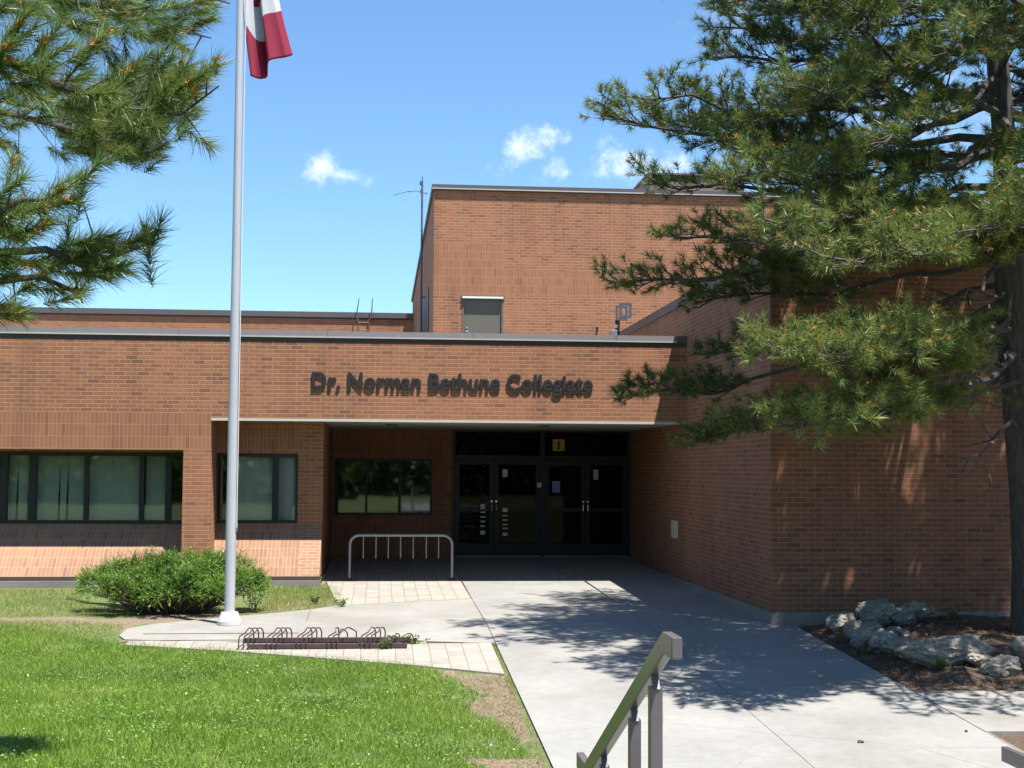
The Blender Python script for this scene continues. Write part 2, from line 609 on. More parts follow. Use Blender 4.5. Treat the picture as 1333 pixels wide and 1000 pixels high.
cn = noise(nt, 30, 7, .68, geo)
cn2 = noise(nt, 75, 5, .65, geo)
total = None
CLOUDS = [  # px, py, half width, half height, tilt, strength
    (416, 212, 30, 23, -35, 1.0), (448, 229, 34, 11, 8, .75),
    (690, 192, 46, 23, -28, .95), (719, 221, 24, 17, -10, .8),
    (815, 206, 50, 28, 10, 1.0), (858, 225, 66, 26, 5, .9), (1010, 240, 90, 34, 5, .5), (1200, 150, 150, 60, 0, .3), (960, 20, 70, 40, -20, .12)]
for px, py, a, b_, tilt, st in CLOUDS:
    c = ray(px, py); c /= np.linalg.norm(c)
    ct, sn = math.cos(R(tilt)), math.sin(R(tilt))
    rr = RT - c * np.dot(RT, c); rr /= np.linalg.norm(rr); uu = np.cross(rr, c)
    e1 = rr * ct - uu * sn; e2 = uu * ct + rr * sn
    d0 = vdot(geo, c)
    u = math_n(nt, 'DIVIDE', vdot(geo, e1 * FPX / a), d0)
    v = math_n(nt, 'DIVIDE', vdot(geo, e2 * FPX / b_), d0)
    q = math_n(nt, 'SQRT', math_n(nt, 'ADD', math_n(nt, 'MULTIPLY', u, u), math_n(nt, 'MULTIPLY', v, v)))
    q = math_n(nt, 'SUBTRACT', 1.15, q)
    q = math_n(nt, 'MULTIPLY', q, math_n(nt, 'GREATER_THAN', d0, 0.0))
    q = math_n(nt, 'ADD', q, math_n(nt, 'MULTIPLY', math_n(nt, 'SUBTRACT', cn, .5), 4.2))
    q = math_n(nt, 'ADD', q, math_n(nt, 'MULTIPLY', math_n(nt, 'SUBTRACT', cn2, .5), 1.8))
    mr = nt.nodes.new('ShaderNodeMapRange'); mr.interpolation_type = 'SMOOTHSTEP'
    nt.links.new(q, mr.inputs[0]); mr.inputs[1].default_value = .0; mr.inputs[2].default_value = 1.9
    mr.inputs[3].default_value = 0; mr.inputs[4].default_value = st
    total = mr.outputs[0] if total is None else math_n(nt, 'MAXIMUM', total, mr.outputs[0])
SKY_STR = .063
skyt = mixc(nt, sky.outputs[0], (.82, 1.06, 1.2), 1.0, 'MULTIPLY')
skyc = mixc(nt, skyt, (9.2, 9.25, 9.4), math_n(nt, 'MULTIPLY', total, .8))
nt.links.new(skyc, bg.inputs['Color'])
bg.inputs['Strength'].default_value = SKY_STR

S.view_settings.view_transform = 'Standard'
S.view_settings.look = 'None'
S.view_settings.exposure = 1.46
S.view_settings.gamma = 1.0
S.view_settings.use_curve_mapping = False
S.cycles.max_bounces = 8
S.cycles.transparent_max_bounces = 12
S.cycles.use_denoising = True

# ------------------------------------------------------------------ the setting: ground, walks
YF, YW, YB, XW = 23.2, 24.0, 28.6, 5.2               # facade, recessed windows, entrance back wall, wing side
YC = 18.1                                           # front of the wing
ZH, ZF, ZT = 2.18, 2.70, 3.99                       # window head, fascia underside, top of facade brick
XPL, XPR, XR = -3.23, -2.79, -.98                   # pier sides, left side of the entrance recess
XE = 1.42                                           # left edge of the main walk


def span(a, b_, st):
    return list(np.arange(a, b_ - 1e-6, st))


gx = [-90, -60, -40, -25, -16] + span(-11, 13, .25) + [13, 16, 25, 40, 60, 90]
gy = [-90, -60, -40, -25, -14, -8, -4, 0] + span(2, 31, .25) + [31, 40, 60, 90, 140]
dirt_polys_px = [
    [(560, 868), (655, 878), (725, 1005), (640, 1005), (600, 990), (690, 985), (670, 950), (612, 925), (625, 900)],
    [(-60, 800), (160, 803), (260, 801), (150, 812), (60, 809), (-60, 808)],
    [(520, 838), (560, 838), (575, 850), (430, 852), (330, 848), (330, 838)],
    [(350, 795), (440, 786), (440, 776), (350, 785)],
    [(160, 800), (345, 796), (345, 806), (160, 812)],
    [(150, 830), (160, 810), (175, 815), (170, 834)],
]
DIRT = [[onG(*q)[:2] for q in pl] for pl in dirt_polys_px]
BED = [(5.45, 13.95), (40, 13.95), (40, 18.2), (5.2, 18.2)]
SOILR = [(5.5, 9.0), (20, 9.0), (20, 12.45), (5.5, 12.45)]
gv, ga = [], []
for y in gy:
    for x in gx:
        z = H(x, y)
        if x < -30 or x > 30 or y > 60 or y < -20:
            z = min(z, -.3)
        if x > 5.6 and 13.9 < y < 18.3:
            z += .03 * math.sin(x * 5.1 + y * 3.3) * math.sin(y * 4.7 - x * 2.2)
        if y < 4.6 and x > -1.5 and abs(x) < 20: z = max(z, min(.28, -.74 + 2 * (5.6 - y)))
        gv.append((x, y, z))
        d = 0.0
        for pl in DIRT:
            if in_poly(x, y, pl): d = .95
        if in_poly(x, y, BED) or in_poly(x, y, SOILR): d = 1.2
        if 23.0 < y < 60: d = max(d, .8)
        ga.append(d)
nx = len(gx)
gf = [(j * nx + i, j * nx + i + 1, (j + 1) * nx + i + 1, (j + 1) * nx + i) for j in range(len(gy) - 1) for i in range(nx - 1)]
me = bpy.data.meshes.new('ground'); me.from_pydata(gv, [], gf)
a_ = me.attributes.new('dirt', 'FLOAT', 'POINT'); a_.data.foreach_set('value', ga)
me.materials.append(MAT['ground'])
for p_ in me.polygons: p_.use_smooth = True
ground = bpy.data.objects.new('ground', me); COL.objects.link(ground); tag(ground, kind='structure')


def slab(mb, poly, th=.14, mi=0, dz=0.0, uvrot=False):
    """slab following the ground profile; poly = world (x,y); split along the profile's breaks"""
    ys = sorted(p[1] for p in poly)
    cuts = [ys[0]] + [y for y in GY if ys[0] < y < ys[-1]] + [ys[-1]]
    for a, b_ in zip(cuts, cuts[1:]):
        sub = clip(clip(poly, a, True), b_, False)
        if len(sub) < 3: continue
        pts = [(x, y, g(y) + dz) for x, y in sub]
        uv = [(y, x) for x, y in sub] if uvrot else [(x, y) for x, y in sub]
        mb.face(pts, mi, uv)
    n = len(poly)
    for i in range(n):
        (x0, y0), (x1, y1) = poly[i], poly[(i + 1) % n]
        mb.face([(x0, y0, g(y0) + dz), (x0, y0, g(y0) + dz - th), (x1, y1, g(y1) + dz - th), (x1, y1, g(y1) + dz)], mi)


def clip(poly, yv, keep_above):
    out = []
    n = len(poly)
    for i in range(n):
        a, b_ = poly[i], poly[(i + 1) % n]
        ia = (a[1] >= yv) if keep_above else (a[1] <= yv)
        ib = (b_[1] >= yv) if keep_above else (b_[1] <= yv)
        if ia: out.append((a[0], a[1]))
        if ia != ib:
            t = (yv - a[1]) / (b_[1] - a[1])
            out.append((a[0] + t * (b_[0] - a[0]), yv))
    return out


XJ, XE2 = 3.54, 5.48
mb = MB()
# bands of main walk: two columns of slabs, 8 mm open joints
ycuts = [8.0, 10.6, 13.2, 15.8, 18.5, 21.2, 24.0, 26.4, 28.6]
yc_r = [8.0, 13.3, 18.06]
for a, b_ in zip([8.0, 16.87, 21.25], [16.862, 21.242, 28.6]):
    slab(mb, [(XE, a), (XJ - .003, a), (XJ - .003, b_), (XE, b_)])
for a, b_ in zip([8.0, 18.06], [18.06, 28.6]):
    xr = XE2 if b_ < 18.5 else XW
    slab(mb, [(XJ + .003, a), (xr, a), (xr, b_ - .004), (XJ + .003, b_ - .004)])
mb.build('walkway', MAT['conc'])
tag(bpy.data.objects['walkway'], kind='structure')
mb = MB()
for a, b_ in ((8.0, 16.8), (16.8, 18.2), (18.2, 24.0), (24.0, 28.55)):
    if a < 11.2 < b_:
        seg = [(a, 11.2), (11.2, b_)]
    else:
        seg = [(a, b_)]
    for p, q in seg:
        mb.face([(XJ - .03, p, g(p) - .006), (XJ + .03, p, g(p) - .006), (XJ + .03, q, g(q) - .006), (XJ - .03, q, g(q) - .006)])
mb.face([(XE2 - .03, 8, g(8) - .006), (XE2 + .05, 8, g(8) - .006), (XE2 + .05, 11.2, g(11.2) - .006), (XE2 - .03, 11.2, g(11.2) - .006)])
mb.face([(XE2 - .03, 11.2, g(11.2) - .006), (XE2 + .05, 11.2, g(11.2) - .006), (XE2 + .05, 14.0, g(14.0) - .006), (XE2 - .03, 14.0, g(14.0) - .006)])
mb.build('walkway_joint', MAT['joint']); tag(bpy.data.objects['walkway_joint'], kind='structure')

# side path to the right, cross path to the left, pavers
mb = MB()
slab(mb, [(XE2 + .014, 12.25), (22, 11.8), (22, 13.7), (XE2 + .014, 13.95)])
mb.build('side_path', MAT['conc2']); tag(bpy.data.objects['side_path'], kind='structure')
W2 = lambda px, py: tuple(onG(px, py)[:2])
cross = [(XE - .008, 16.87), (XE - .008, 21.25), W2(440, 788), W2(406, 793), W2(345, 799), W2(309, 802), W2(200, 812), W2(166, 818), W2(155, 827), W2(162, 832), (-.9, 16.87)]
mb = MB()
jx = W2(397, 820)[0]
crossL = [p for p in cross]
slab(mb, cross, dz=-.002)
mb.build('cross_path', MAT['conc2']); tag(bpy.data.objects['cross_path'], kind='structure')
mb = MB()
pts = [W2(404, 793.5), W2(400, 806), W2(392, 833)]
for (a, b_) in zip(pts, pts[1:]):
    mb.face([(a[0] - .008, a[1], g(a[1]) + .003), (b_[0] - .008, b_[1], g(b_[1]) + .003), (b_[0] + .008, b_[1], g(b_[1]) + .003), (a[0] + .008, a[1], g(a[1]) + .003)])
for ya, yb_, xa, xb in ((17.62, 17.66, -2.9, -1.0), (17.15, 17.19, -3.1, -1.2)):
    mb.face([(xa, ya, g(ya) + .003), (xb, ya, g(ya) + .003), (xb, yb_, g(yb_) + .003), (xa, yb_, g(yb_) + .003)])
for k in range(1, 3):
    pass
mb.build('path_crack', MAT['joint']); tag(bpy.data.objects['path_crack'], kind='structure')
mb = MB()
slab(mb, [W2(440, 788.4), (XE - .01, 21.262), (XE - .01, 28.58), (XR + .02, 28.58), (XR + .02, 23.3), W2(425, 757)], dz=.002, uvrot=True)
slab(mb, [(XE - .06, 16.86), W2(530, 833.5), W2(300, 835), W2(170, 834), W2(160, 839), W2(300, 847), W2(545, 866), W2(657, 877)], dz=-.002, uvrot=True)
mb.build('paver_strip', MAT['paver']); tag(bpy.data.objects['paver_strip'], kind='structure')

# stairs under the camera (they carry the handrails)
mb = MB()
zs0, n_st = .33, 6
y0 = 5.55; tread = .42
mb.box(.9, 4.1, -6, y0, -.9, zs0)
for i in range(n_st):
    z = zs0 - (i + 1) * .175
    if z > -.72: mb.box(.9, 4.1, y0 + i * tread, y0 + (i + 1) * tread, -.9, z, skip='b' if False else '')
mb.build('stairs', MAT['conc']); tag(bpy.data.objects['stairs'], kind='structure')
mb = MB(); mb.box(-60, 60, -22, -14, -.35, -.27); mb.build('road', plain('asphalt', (.055, .055, .058), .9)); tag(bpy.data.objects['road'], kind='structure')

# ------------------------------------------------------------------ the school building
school = empty('school_building', (2, YF, 0), 0,
               'low brown brick school with a recessed dark entrance and a taller brick block behind', 'school')


def P(o):
    return keep(o, school)


BR = [MAT['brick'], MAT['soldier'], MAT['jointl']]
XL = -14.0
mb = MB()
mb.wall_y(YF, XL, XW, ZF, ZT, bands=[(ZF, ZH + .6, XL, XPR, 1)])
mb.wall_y(YF, XL, XPR, ZH, ZF, bands=[(ZH, ZF, XL, XPR, 1)])
mb.face([(XPR, YF, ZH), (XPR, YF + .3, ZH), (XPR, YF + .3, ZF), (XPR, YF, ZF)], 1)
mb.face([(XL, YF, ZH), (XPR, YF, ZH), (XPR, YF + .3, ZH), (XL, YF + .3, ZH)], 0)
mb.face([(XL, YF + .3, ZH), (XPR, YF + .3, ZH), (XPR, YF + .3, ZT), (XL, YF + .3, ZT)], 0)
mb.face([(XPR, YF + .3, ZF), (XW, YF + .3, ZF), (XW, YF + .3, ZT), (XPR, YF + .3, ZT)], 0)
for xj in (XPR - .0, XPL - .03):
    mb.box(xj - .008, xj + .004, YF - .002, YF + .01, ZH if xj < XPR - .1 else ZF, ZT, 2)
P(mb.build('fascia_wall', BR))

mb = MB()                                             # pier, slightly wider at its foot
fl = .05
b0, b1 = XPL, XPR
mb.face([(b0, YF, -.1), (b1 + fl, YF, -.1), (b1, YF, ZH), (b0, YF, ZH)])
mb.face([(b1 + fl, YF, -.1), (b1 + fl, YW + .1, -.1), (b1, YW + .1, ZH), (b1, YF, ZH)])
mb.face([(b0, YW + .1, -.1), (b0, YF, -.1), (b0, YF, ZH), (b0, YW + .1, ZH)])
mb.face([(b1, YF + .3, ZH), (b1, YW + .1, ZH), (b1, YW + .1, ZF), (b1, YF + .3, ZF)])
P(mb.build('pier', BR))


def apron(name, x0, x1, run_from=None):
    """sloping brick apron below a recessed window"""
    mb = MB()
    L = math.hypot(YW - YF, .94 - .11)
    xs = [x0, x1] if run_from is None else [x0, run_from, x1]
    for a, b_, mi in zip(xs, xs[1:], (1, 0)):
        mb.face([(a, YF, .11), (b_, YF, .11), (b_, YW, .94), (a, YW, .94)], mi, [(a, 0), (b_, 0), (b_, L), (a, L)])
    mb.face([(x1, YF, .11), (x1, YW + .1, .11), (x1, YW + .1, .94), (x1, YW, .94)], 0)
    mb.face([(x0, YF, .04), (x1, YF, .04), (x1, YF, .11), (x0, YF, .11)], 2)
    mb.face([(x1, YF, .04), (x1, YW, .04), (x1, YW, .11), (x1, YF, .11)], 2)
    P(mb.build(name, [MAT['abrick'], MAT['asoldier'], MAT['darkband']]))
    mb = MB()
    mb.box(x0, x1 - .01 if run_from is None else x1, YF - .05, YW, -.25, .04)
    P(mb.build('footing', MAT['found']))


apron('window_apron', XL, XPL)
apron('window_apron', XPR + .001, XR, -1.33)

# bay wall right of the pier and the entrance recess
wb = (-2.80, -1.40, .95, 2.14)
mb = MB()
mb.wall_y(YW, XPR - .05, XR, .94, ZF, [wb], 0, .12, bands=[(2.14, ZF, XPR - .05, -1.33, 1)])
mb.face([(XR, YW, .11), (XR, YB, .11), (XR, YB, ZF), (XR, YW, ZF)])
mb.face([(XR, YW, -.2), (XR, YB, -.2), (XR, YB, .11), (XR, YW, .11)])
P(mb.build('bay_wall', BR))
we = (-.945, 1.07, .945, 2.10)
mb = MB()
mb.wall_y(YB, XR, 1.48, -.05, ZF, [we], 0, .1, bands=[(2.10, ZF, XR, 1.48, 1), (-.05, .945, XR, 1.48, 1)])
P(mb.build('entrance_wall', BR))
mb = MB()                                             # wall over the left bay windows, behind the fascia
mb.wall_y(YW, XL, XPL + .02, 2.135, 3.9, [], 0)
P(mb.build('bay_wall', BR))
mb = MB()
mb.face([(XPR, YF, ZF), (XPR, YB + .2, ZF), (XW, YB + .2, ZF), (XW, YF, ZF)])
mb.face([(XPR, YF - .004, ZF - .03), (XW, YF - .004, ZF - .03), (XW, YF - .004, ZF + .012), (XPR, YF - .004, ZF + .012)])
mb.face([(XPR, YF - .004, ZF - .03), (XPR, YF + .05, ZF - .03), (XW, YF + .05, ZF - .03), (XW, YF - .004, ZF - .03)])
mb.face([(XL, YF + .3, ZH + .001), (XPL, YF + .3, ZH + .001), (XPL, YW, ZH + .001), (XL, YW, ZH + .001)])
sf = P(mb.build('soffit', MAT['soffit']))
for lx, ly in ((.2, 25.4), (3.0, 25.4)):              # round recessed lights in the soffit
    m2 = MB()
    m2.tube([(lx, ly, ZF - .012), (lx, ly, ZF + .02)], .11, 16)
    keep(m2.build('downlight', MAT['bronze'], None, True), sf)

# interiors behind the glass
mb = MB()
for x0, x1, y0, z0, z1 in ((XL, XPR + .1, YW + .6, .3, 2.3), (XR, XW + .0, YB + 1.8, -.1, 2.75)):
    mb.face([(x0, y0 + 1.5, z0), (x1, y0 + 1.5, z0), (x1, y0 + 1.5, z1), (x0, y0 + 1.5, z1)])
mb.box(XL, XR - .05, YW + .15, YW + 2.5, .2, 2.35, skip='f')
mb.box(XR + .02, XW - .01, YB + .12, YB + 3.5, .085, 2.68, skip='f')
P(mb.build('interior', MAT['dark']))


def window(Y, x0, x1, z0, z1, mull, fw=.045, dep=.09, blinds=()):
    """mull = list of (xa, xb) bars; returns window part with pane sub-parts"""
    f = MB()
    f.box(x0, x1, Y - .01, Y + dep, z1 - fw * 1.25, z1)
    f.box(x0, x1, Y - .02, Y + dep, z0, z0 + fw)
    f.box(x0, x0 + fw, Y - .008, Y + dep, z0 + fw, z1 - fw * 1.25)
    f.box(x1 - fw, x1, Y - .008, Y + dep, z0 + fw, z1 - fw * 1.25)
    for a, b_ in mull:
        f.box(a, b_, Y - .006, Y + dep, z0 + fw, z1 - fw * 1.25)
    win = P(f.build('window', MAT['bronze']))
    edges = [x0 + fw] + [q for ab in mull for q in ab] + [x1 - fw]
    for i in range(0, len(edges), 2):
        a, b_ = edges[i], edges[i + 1]
        pn = MB(); pn.face([(a, Y + .045, z0 + fw), (b_, Y + .045, z0 + fw), (b_, Y + .045, z1 - fw * 1.25), (a, Y + .045, z1 - fw * 1.25)])
        keep(pn.build('pane', MAT['glass']), win)
    return win


# long ribbon window on the left; positions of its mullions read off the photo
sW = FPX / YW
xw = lambda px: float(onY(px, 640, YW)[0])
mulls = [(xw(-86), xw(-78)), (xw(-42), xw(-36)), (xw(0), xw(9)), (xw(37), xw(47)), (xw(109), xw(115)), (xw(181), xw(187)), (xw(215), xw(223))]
lw = window(YW, XL, XPL + .03, .95, 2.14, [(xw(-600), xw(-592)), (xw(-500), xw(-494)), (xw(-400), xw(-392)), (xw(-300), xw(-294)), (xw(-190), xw(-182))] + mulls)


def blind(px0, px1, slits, win, Y=YW + .2, z0=.98, z1=2.08, py=640):
    """vertical fabric blind: strips with tapered open slits between them"""
    x0, x1 = (float(onY(p, py, YW + .2)[0]) for p in (px0, px1))
    cuts = [float(onY(p, py, YW + .2)[0]) for p in slits]
    mb = MB()
    n = max(2, int((x1 - x0) / .127))
    xs = [x0 + (x1 - x0) * i / n for i in range(n + 1)]
    for a, b_ in zip(xs, xs[1:]):
        ga_, gb_ = 0, 0
        for c in cuts:
            if a <= c < b_: gb_ = .042
            if a - .127 <= c < a: ga_ = .012
        mb.face([(a + ga_, Y, z0), (b_ - gb_, Y + .02, z0), (b_ - gb_ * .05, Y + .02, z1), (a + ga_ * .05, Y, z1)])
    keep(mb.build('blind', MAT['blind']), win)


blind(-420, -95, [], lw); blind(-90, -8, [], lw)
blind(9, 38, [19, 27], lw); blind(46, 110, [76, 84], lw); blind(114, 182, [], lw); blind(190, 216, [], lw)
bw = window(YW + .03, wb[0] + .004, wb[1] - .004, wb[2] + .004, wb[3] - .004, [(xw(354), xw(362))])
blind(296, 354, [], bw); blind(362, 388, [], bw)
xe = lambda px: float(onY(px, 640, YB)[0])
ew = window(YB + .02, we[0] + .004, we[1] - .004, we[2] + .004, we[3] - .004, [(xe(475.5), xe(478.5)), (xe(518.5), xe(522))], fw=.04)

# storefront with two pairs of doors
fr = MB()
X0, X1 = 1.48, XW
zd0, zd1, zt = .10, 2.09, 2.72
xm0, xm1 = xe(703), xe(709)
for a, b_ in ((X0, X0 + .06), (xm0, xm1), (X1 - .07, X1)):
    fr.box(a, b_, YB - .03, YB + .1, zd0, zt)
for a, b_ in ((X0 + .06, xm0), (xm1, X1 - .07)):
    fr.box(a, b_, YB - .026, YB + .1, zd1, zd1 + .09)
    fr.box(a, b_, YB - .026, YB + .1, zt - .06, zt)
entr = P(fr.build('entrance_frame', MAT['bronze']))
for a, b_ in ((X0 + .06, xm0), (xm1, X1 - .07)):
    pn = MB(); pn.face([(a, YB + .03, zd1 + .09), (b_, YB + .03, zd1 + .09), (b_, YB + .03, zt - .06), (a, YB + .03, zt - .06)])
    keep(pn.build('transom_pane', MAT['glassd']), entr)
sill = MB()
for a, b_ in ((X0 + .06, xm0), (xm1, X1 - .07)):
    sill.box(a, b_, YB - .06, YB + .05, .08, .112)
keep(sill.build('threshold', MAT['galv']), entr)
pairs = [((X0 + .06, xe(643)), (xe(643), xm0)), ((xm1, xe(762)), (xe(762), X1 - .07))]
doors = []
for pi, pr in enumerate(pairs):
    for si, (a, b_) in enumerate(pr):
        a2, b2 = a + .006, b_ - .006
        d = MB(); st = .085
        d.box(a2, a2 + st, YB - .01, YB + .04, .12, zd1 - .008)
        d.box(b2 - st, b2, YB - .01, YB + .04, .12, zd1 - .008)
        d.box(a2 + st, b2 - st, YB - .009, YB + .04, .12, .36)
        d.box(a2 + st, b2 - st, YB - .009, YB + .04, 1.99, zd1 - .008)
        d.box(a2 + st, b2 - st, YB - .008, YB + .04, 1.02, 1.1)
        do = P(d.build('door', MAT['bronze']))
        for z0, z1 in ((.36, 1.02), (1.1, 1.99)):
            pn = MB(); pn.face([(a2 + st, YB + .015, z0), (b2 - st, YB + .015, z0), (b2 - st, YB + .015, z1), (a2 + st, YB + .015, z1)])
            keep(pn.build('pane', MAT['glassd']), do)
        hx = (b2 - st * .5) if si == 0 else (a2 + st * .5)
        h = MB(); h.tube([(hx, YB - .012, 1.02), (hx, YB - .05, 1.04), (hx, YB - .05, 1.16), (hx, YB - .012, 1.18)], .011, 8)
        h.tube([(hx, YB - .02, 1.23), (hx, YB - .008, 1.23)], .022, 10)
        keep(h.build('handle', MAT['chrome'], None, True), do)
        doors.append(do)


def sticker(do, px, py, wpx, hpx, mat, Y=YB - .014):
    a = onY(px - wpx / 2, py + hpx / 2, Y); b_ = onY(px + wpx / 2, py - hpx / 2, Y)
    m2 = MB(); m2.box(a[0], b_[0], Y, Y + .003, a[2], b_[2])
    keep(m2.build('sticker', mat), do)


for py, hh in ((659.5, 7), (667, 2), (673, 2), (679, 2), (685, 2), (693.5, 5)):
    sticker(doors[0], 628.5, py, 6, hh, MAT['sticker'])
for py, hh in ((616, 10), (664, 5), (671.5, 2), (677, 2), (683, 2), (688, 2), (695.5, 4)):
    sticker(doors[1], 657.5, py, 6.5, hh, MAT['sticker'])
sticker(doors[1], 702, 631.5, 5.5, 6, MAT['sticker'], YB - .034)
sticker(doors[2], 724, 634, 10, 15, MAT['bluep'])
sticker(doors[3], 775.5, 618, 6.5, 13, MAT['plate'])

# wing on the right
mb = MB()
ZWT = 4.74
zb = .012
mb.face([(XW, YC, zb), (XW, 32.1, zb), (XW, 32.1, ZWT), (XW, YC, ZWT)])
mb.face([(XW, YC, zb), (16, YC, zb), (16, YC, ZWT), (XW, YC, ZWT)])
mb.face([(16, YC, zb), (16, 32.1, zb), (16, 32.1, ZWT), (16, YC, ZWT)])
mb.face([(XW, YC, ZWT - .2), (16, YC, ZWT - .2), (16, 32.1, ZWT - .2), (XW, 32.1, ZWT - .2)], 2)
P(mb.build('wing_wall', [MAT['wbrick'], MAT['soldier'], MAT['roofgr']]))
mb = MB()
mb.face([(XW - .03, YC - .03, -.4), (XW - .03, YB, -.1), (XW - .03, YB, zb), (XW - .03, YC - .03, zb)])
mb.face([(XW - .03, YC - .03, -.4), (16, YC - .03, -.4), (16, YC - .03, zb), (XW - .03, YC - .03, zb)])
mb.face([(XW - .03, YC - .03, zb), (16, YC - .03, zb), (16, YC + .01, zb), (XW + .01, YC + .01, zb), (XW + .01, YB, zb), (XW - .03, YB, zb)])
P(mb.build('footing', MAT['found']))
mb = MB()
mb.box(XW - .05, XW + .3, YC - .05, 32.1, ZWT, ZWT + .16)
mb.box(XW + .3, 16.05, YC - .05, YC + .3, ZWT, ZWT + .16)
mb.box(16 - .3, 16.05, YC + .3, 32.1, ZWT, ZWT + .16)
P(mb.build('coping', MAT['copd'], bevel=.01))

# coping of the facade: strip painted dark as its shadow, metal face, pale drip edge
mb = MB()
mb.box(XL, XW - .0, YF - .004, YF + .3, ZT, ZT + .075, 1)
zc = ZT + .075
xce = 5.02
mb.face([(XL, YF - .022, zc + .022), (xce, YF - .022, zc + .022), (xce, YF - .016, zc + .115), (XL, YF - .016, zc + .115)], 0)
mb.face([(XL, YF - .016, zc + .115), (XW, YF - .016, zc + .115), (XW, YF + .34, zc + .10), (XL, YF + .34, zc + .10)], 0)
mb.face([(XL, YF - .026, zc), (xce, YF - .026, zc), (xce, YF - .026, zc + .024), (XL, YF - .026, zc + .024)], 2)
mb.face([(XL, YF - .026, zc + .024), (xce, YF - .026, zc + .024), (xce, YF - .020, zc + .024), (XL, YF - .020, zc + .024)], 2)
mb.face([(XL, YF - .026, zc), (XL, YF, zc), (xce, YF, zc), (xce, YF - .026, zc)], 1)
mb.face([(xce, YF - .024, zc), (XW - .002, YF - .024, zc), (XW - .002, YF - .016, zc + .115), (xce, YF - .016, zc + .115)], 3)
for i in range(9):                                     # lap joints of the metal
    x = XL + .9 + i * 2.44
    if x < xce: mb.box(x - .006, x + .006, YF - .0265, YF - .02, zc + .022, zc + .117, 0)
P(mb.build('coping', [MAT['cop'], MAT['darkband'], MAT['drip'], MAT['copd']]))

# low roof, tall block, rear block
ZR, YU, XU, ZU = 3.85, 32.1, 1.19, 8.42
mb = MB()
mb.face([(XL, YF + .3, ZR), (XW, YF + .3, ZR), (XW, YU, ZR), (XL, YU, ZR)])
mb.face([(-30, YU, ZR), (XU, YU, ZR), (XU, 52, ZR), (-30, 52, ZR)])
P(mb.build('roof', MAT['roofgr']))
X6 = float(onY(655.5, 330, YU)[0]); X5 = float(onY(600.5, 330, YU)[0]); X7 = float(onY(797, 330, YU)[0])
zS = lambda py: float(onY(640, py, YU)[2])
ud = (float(onY(601.5, 410, YU)[0]), float(onY(655, 410, YU)[0]), 3.85, zS(387.5))
mb = MB()
mb.wall_y(YU, XU, 20, 3.4, ZU, [ud], 0, .1, bands=[(zS(385), zS(385) + 1.2, XU, X6, 1), (zS(385), zS(385) + .6, X6, 20, 1)])
for x, z0 in ((X5, zS(387)), (X6, zS(385) + .6), (X7, zS(385) + .6)):
    mb.box(x - .007, x + .007, YU - .002, YU + .01, z0, ZU, 2)
P(mb.build('upper_wall', [MAT['brick'], MAT['soldier'], MAT['jointl']]))
YR = 54.0
mb = MB()
mb.face([(XU, YR, 3.4), (XU, YU, 3.4), (XU, YU, ZU), (XU, YR, ZU)])
mb.face([(XU, YU, ZU - .2), (20, YU, ZU - .2), (20, YR, ZU - .2), (XU, YR, ZU - .2)], 2)
mb.face([(20, YU, 3.4), (20, YR, 3.4), (20, YR, ZU), (20, YU, ZU)])
P(mb.build('upper_wall', [MAT['brick'], MAT['soldier'], MAT['roofgr']]))
mb = MB()
mb.box(XU - .06, 20, YU - .07, YU + .3, ZU + .02, ZU + .045, 1)
mb.box(XU - .05, 20, YU - .05, YU + .3, ZU - .005, ZU + .02, 2)
mb.box(XU - .06, 20, YU - .06, YU + .3, ZU + .045, ZU + .13, 0)
mb.box(XU - .06, XU + .3, YU + .3, YR, ZU - .005, ZU + .13, 0)
P(mb.build('coping', [MAT['copd'], MAT['drip'], MAT['darkband']]))
dd = MB()
dd.box(ud[0] + .004, ud[1] - .004, YU + .03, YU + .08, ud[2], ud[3] - .004)
dr = P(dd.build('roof_door', MAT['doorgrey']))
d2 = MB()
d2.box(ud[0] + .002, ud[0] + .04, YU - .012, YU + .028, ud[2], ud[3] - .05)
d2.box(ud[1] - .04, ud[1] - .002, YU - .012, YU + .028, ud[2], ud[3] - .05)
d2.box(ud[0] - .03, ud[1] + .03, YU - .03, YU + .028, ud[3] - .05, ud[3] + .03)
keep(d2.build('door_frame', MAT['doorgrey']), dr)
d3 = MB(); d3.box(ud[0] + .005, ud[1] - .005, YU - .075, YU - .03, ud[3] - .03, ud[3] + .012)
keep(d3.build('drip_cap', MAT['white']), dr)
for py, rr_, nm_ in ((431.5, .03, 'door_knob'), (426.8, .02, 'deadbolt')):
    d4 = MB()
    c = onY(606, py, YU)
    d4.tube([(c[0] + .03, YU + .03, c[2]), (c[0] + .03, YU - .03, c[2])], rr_, 12)
    keep(d4.build(nm_, MAT['chrome'], None, True), dr)
# dark louvred panels on the shaded side of the tall block
lp = MB()
for ya, yb_, za, zc_ in ((35.2, 40.6, 4.2, 6.55), (42.5, 46.5, 4.2, 6.0)):
    lp.box(XU - .02, XU + .02, ya, yb_, za, zc_)
P(lp.build('louvre', MAT['bronze']))
# rear block with ladder
YN = 52.0
XN = float(onY(535, 420, YN)[0])
zN = float(onY(250, 403.5, YN)[2])
mb = MB()
mb.face([(-40, YN, 3.4), (XU, YN, 3.4), (XU, YN, zN - .22), (-40, YN, zN - .22)])
P(mb.build('rear_wall', BR))
mb = MB()
mb.box(-40, XU, YN - .08, YN + .3, zN - .2, zN)
mb.box(-40, XU, YN - .02, YN + .3, zN - .26, zN - .2, 1)
P(mb.build('coping', [MAT['copd'], MAT['darkband']]))

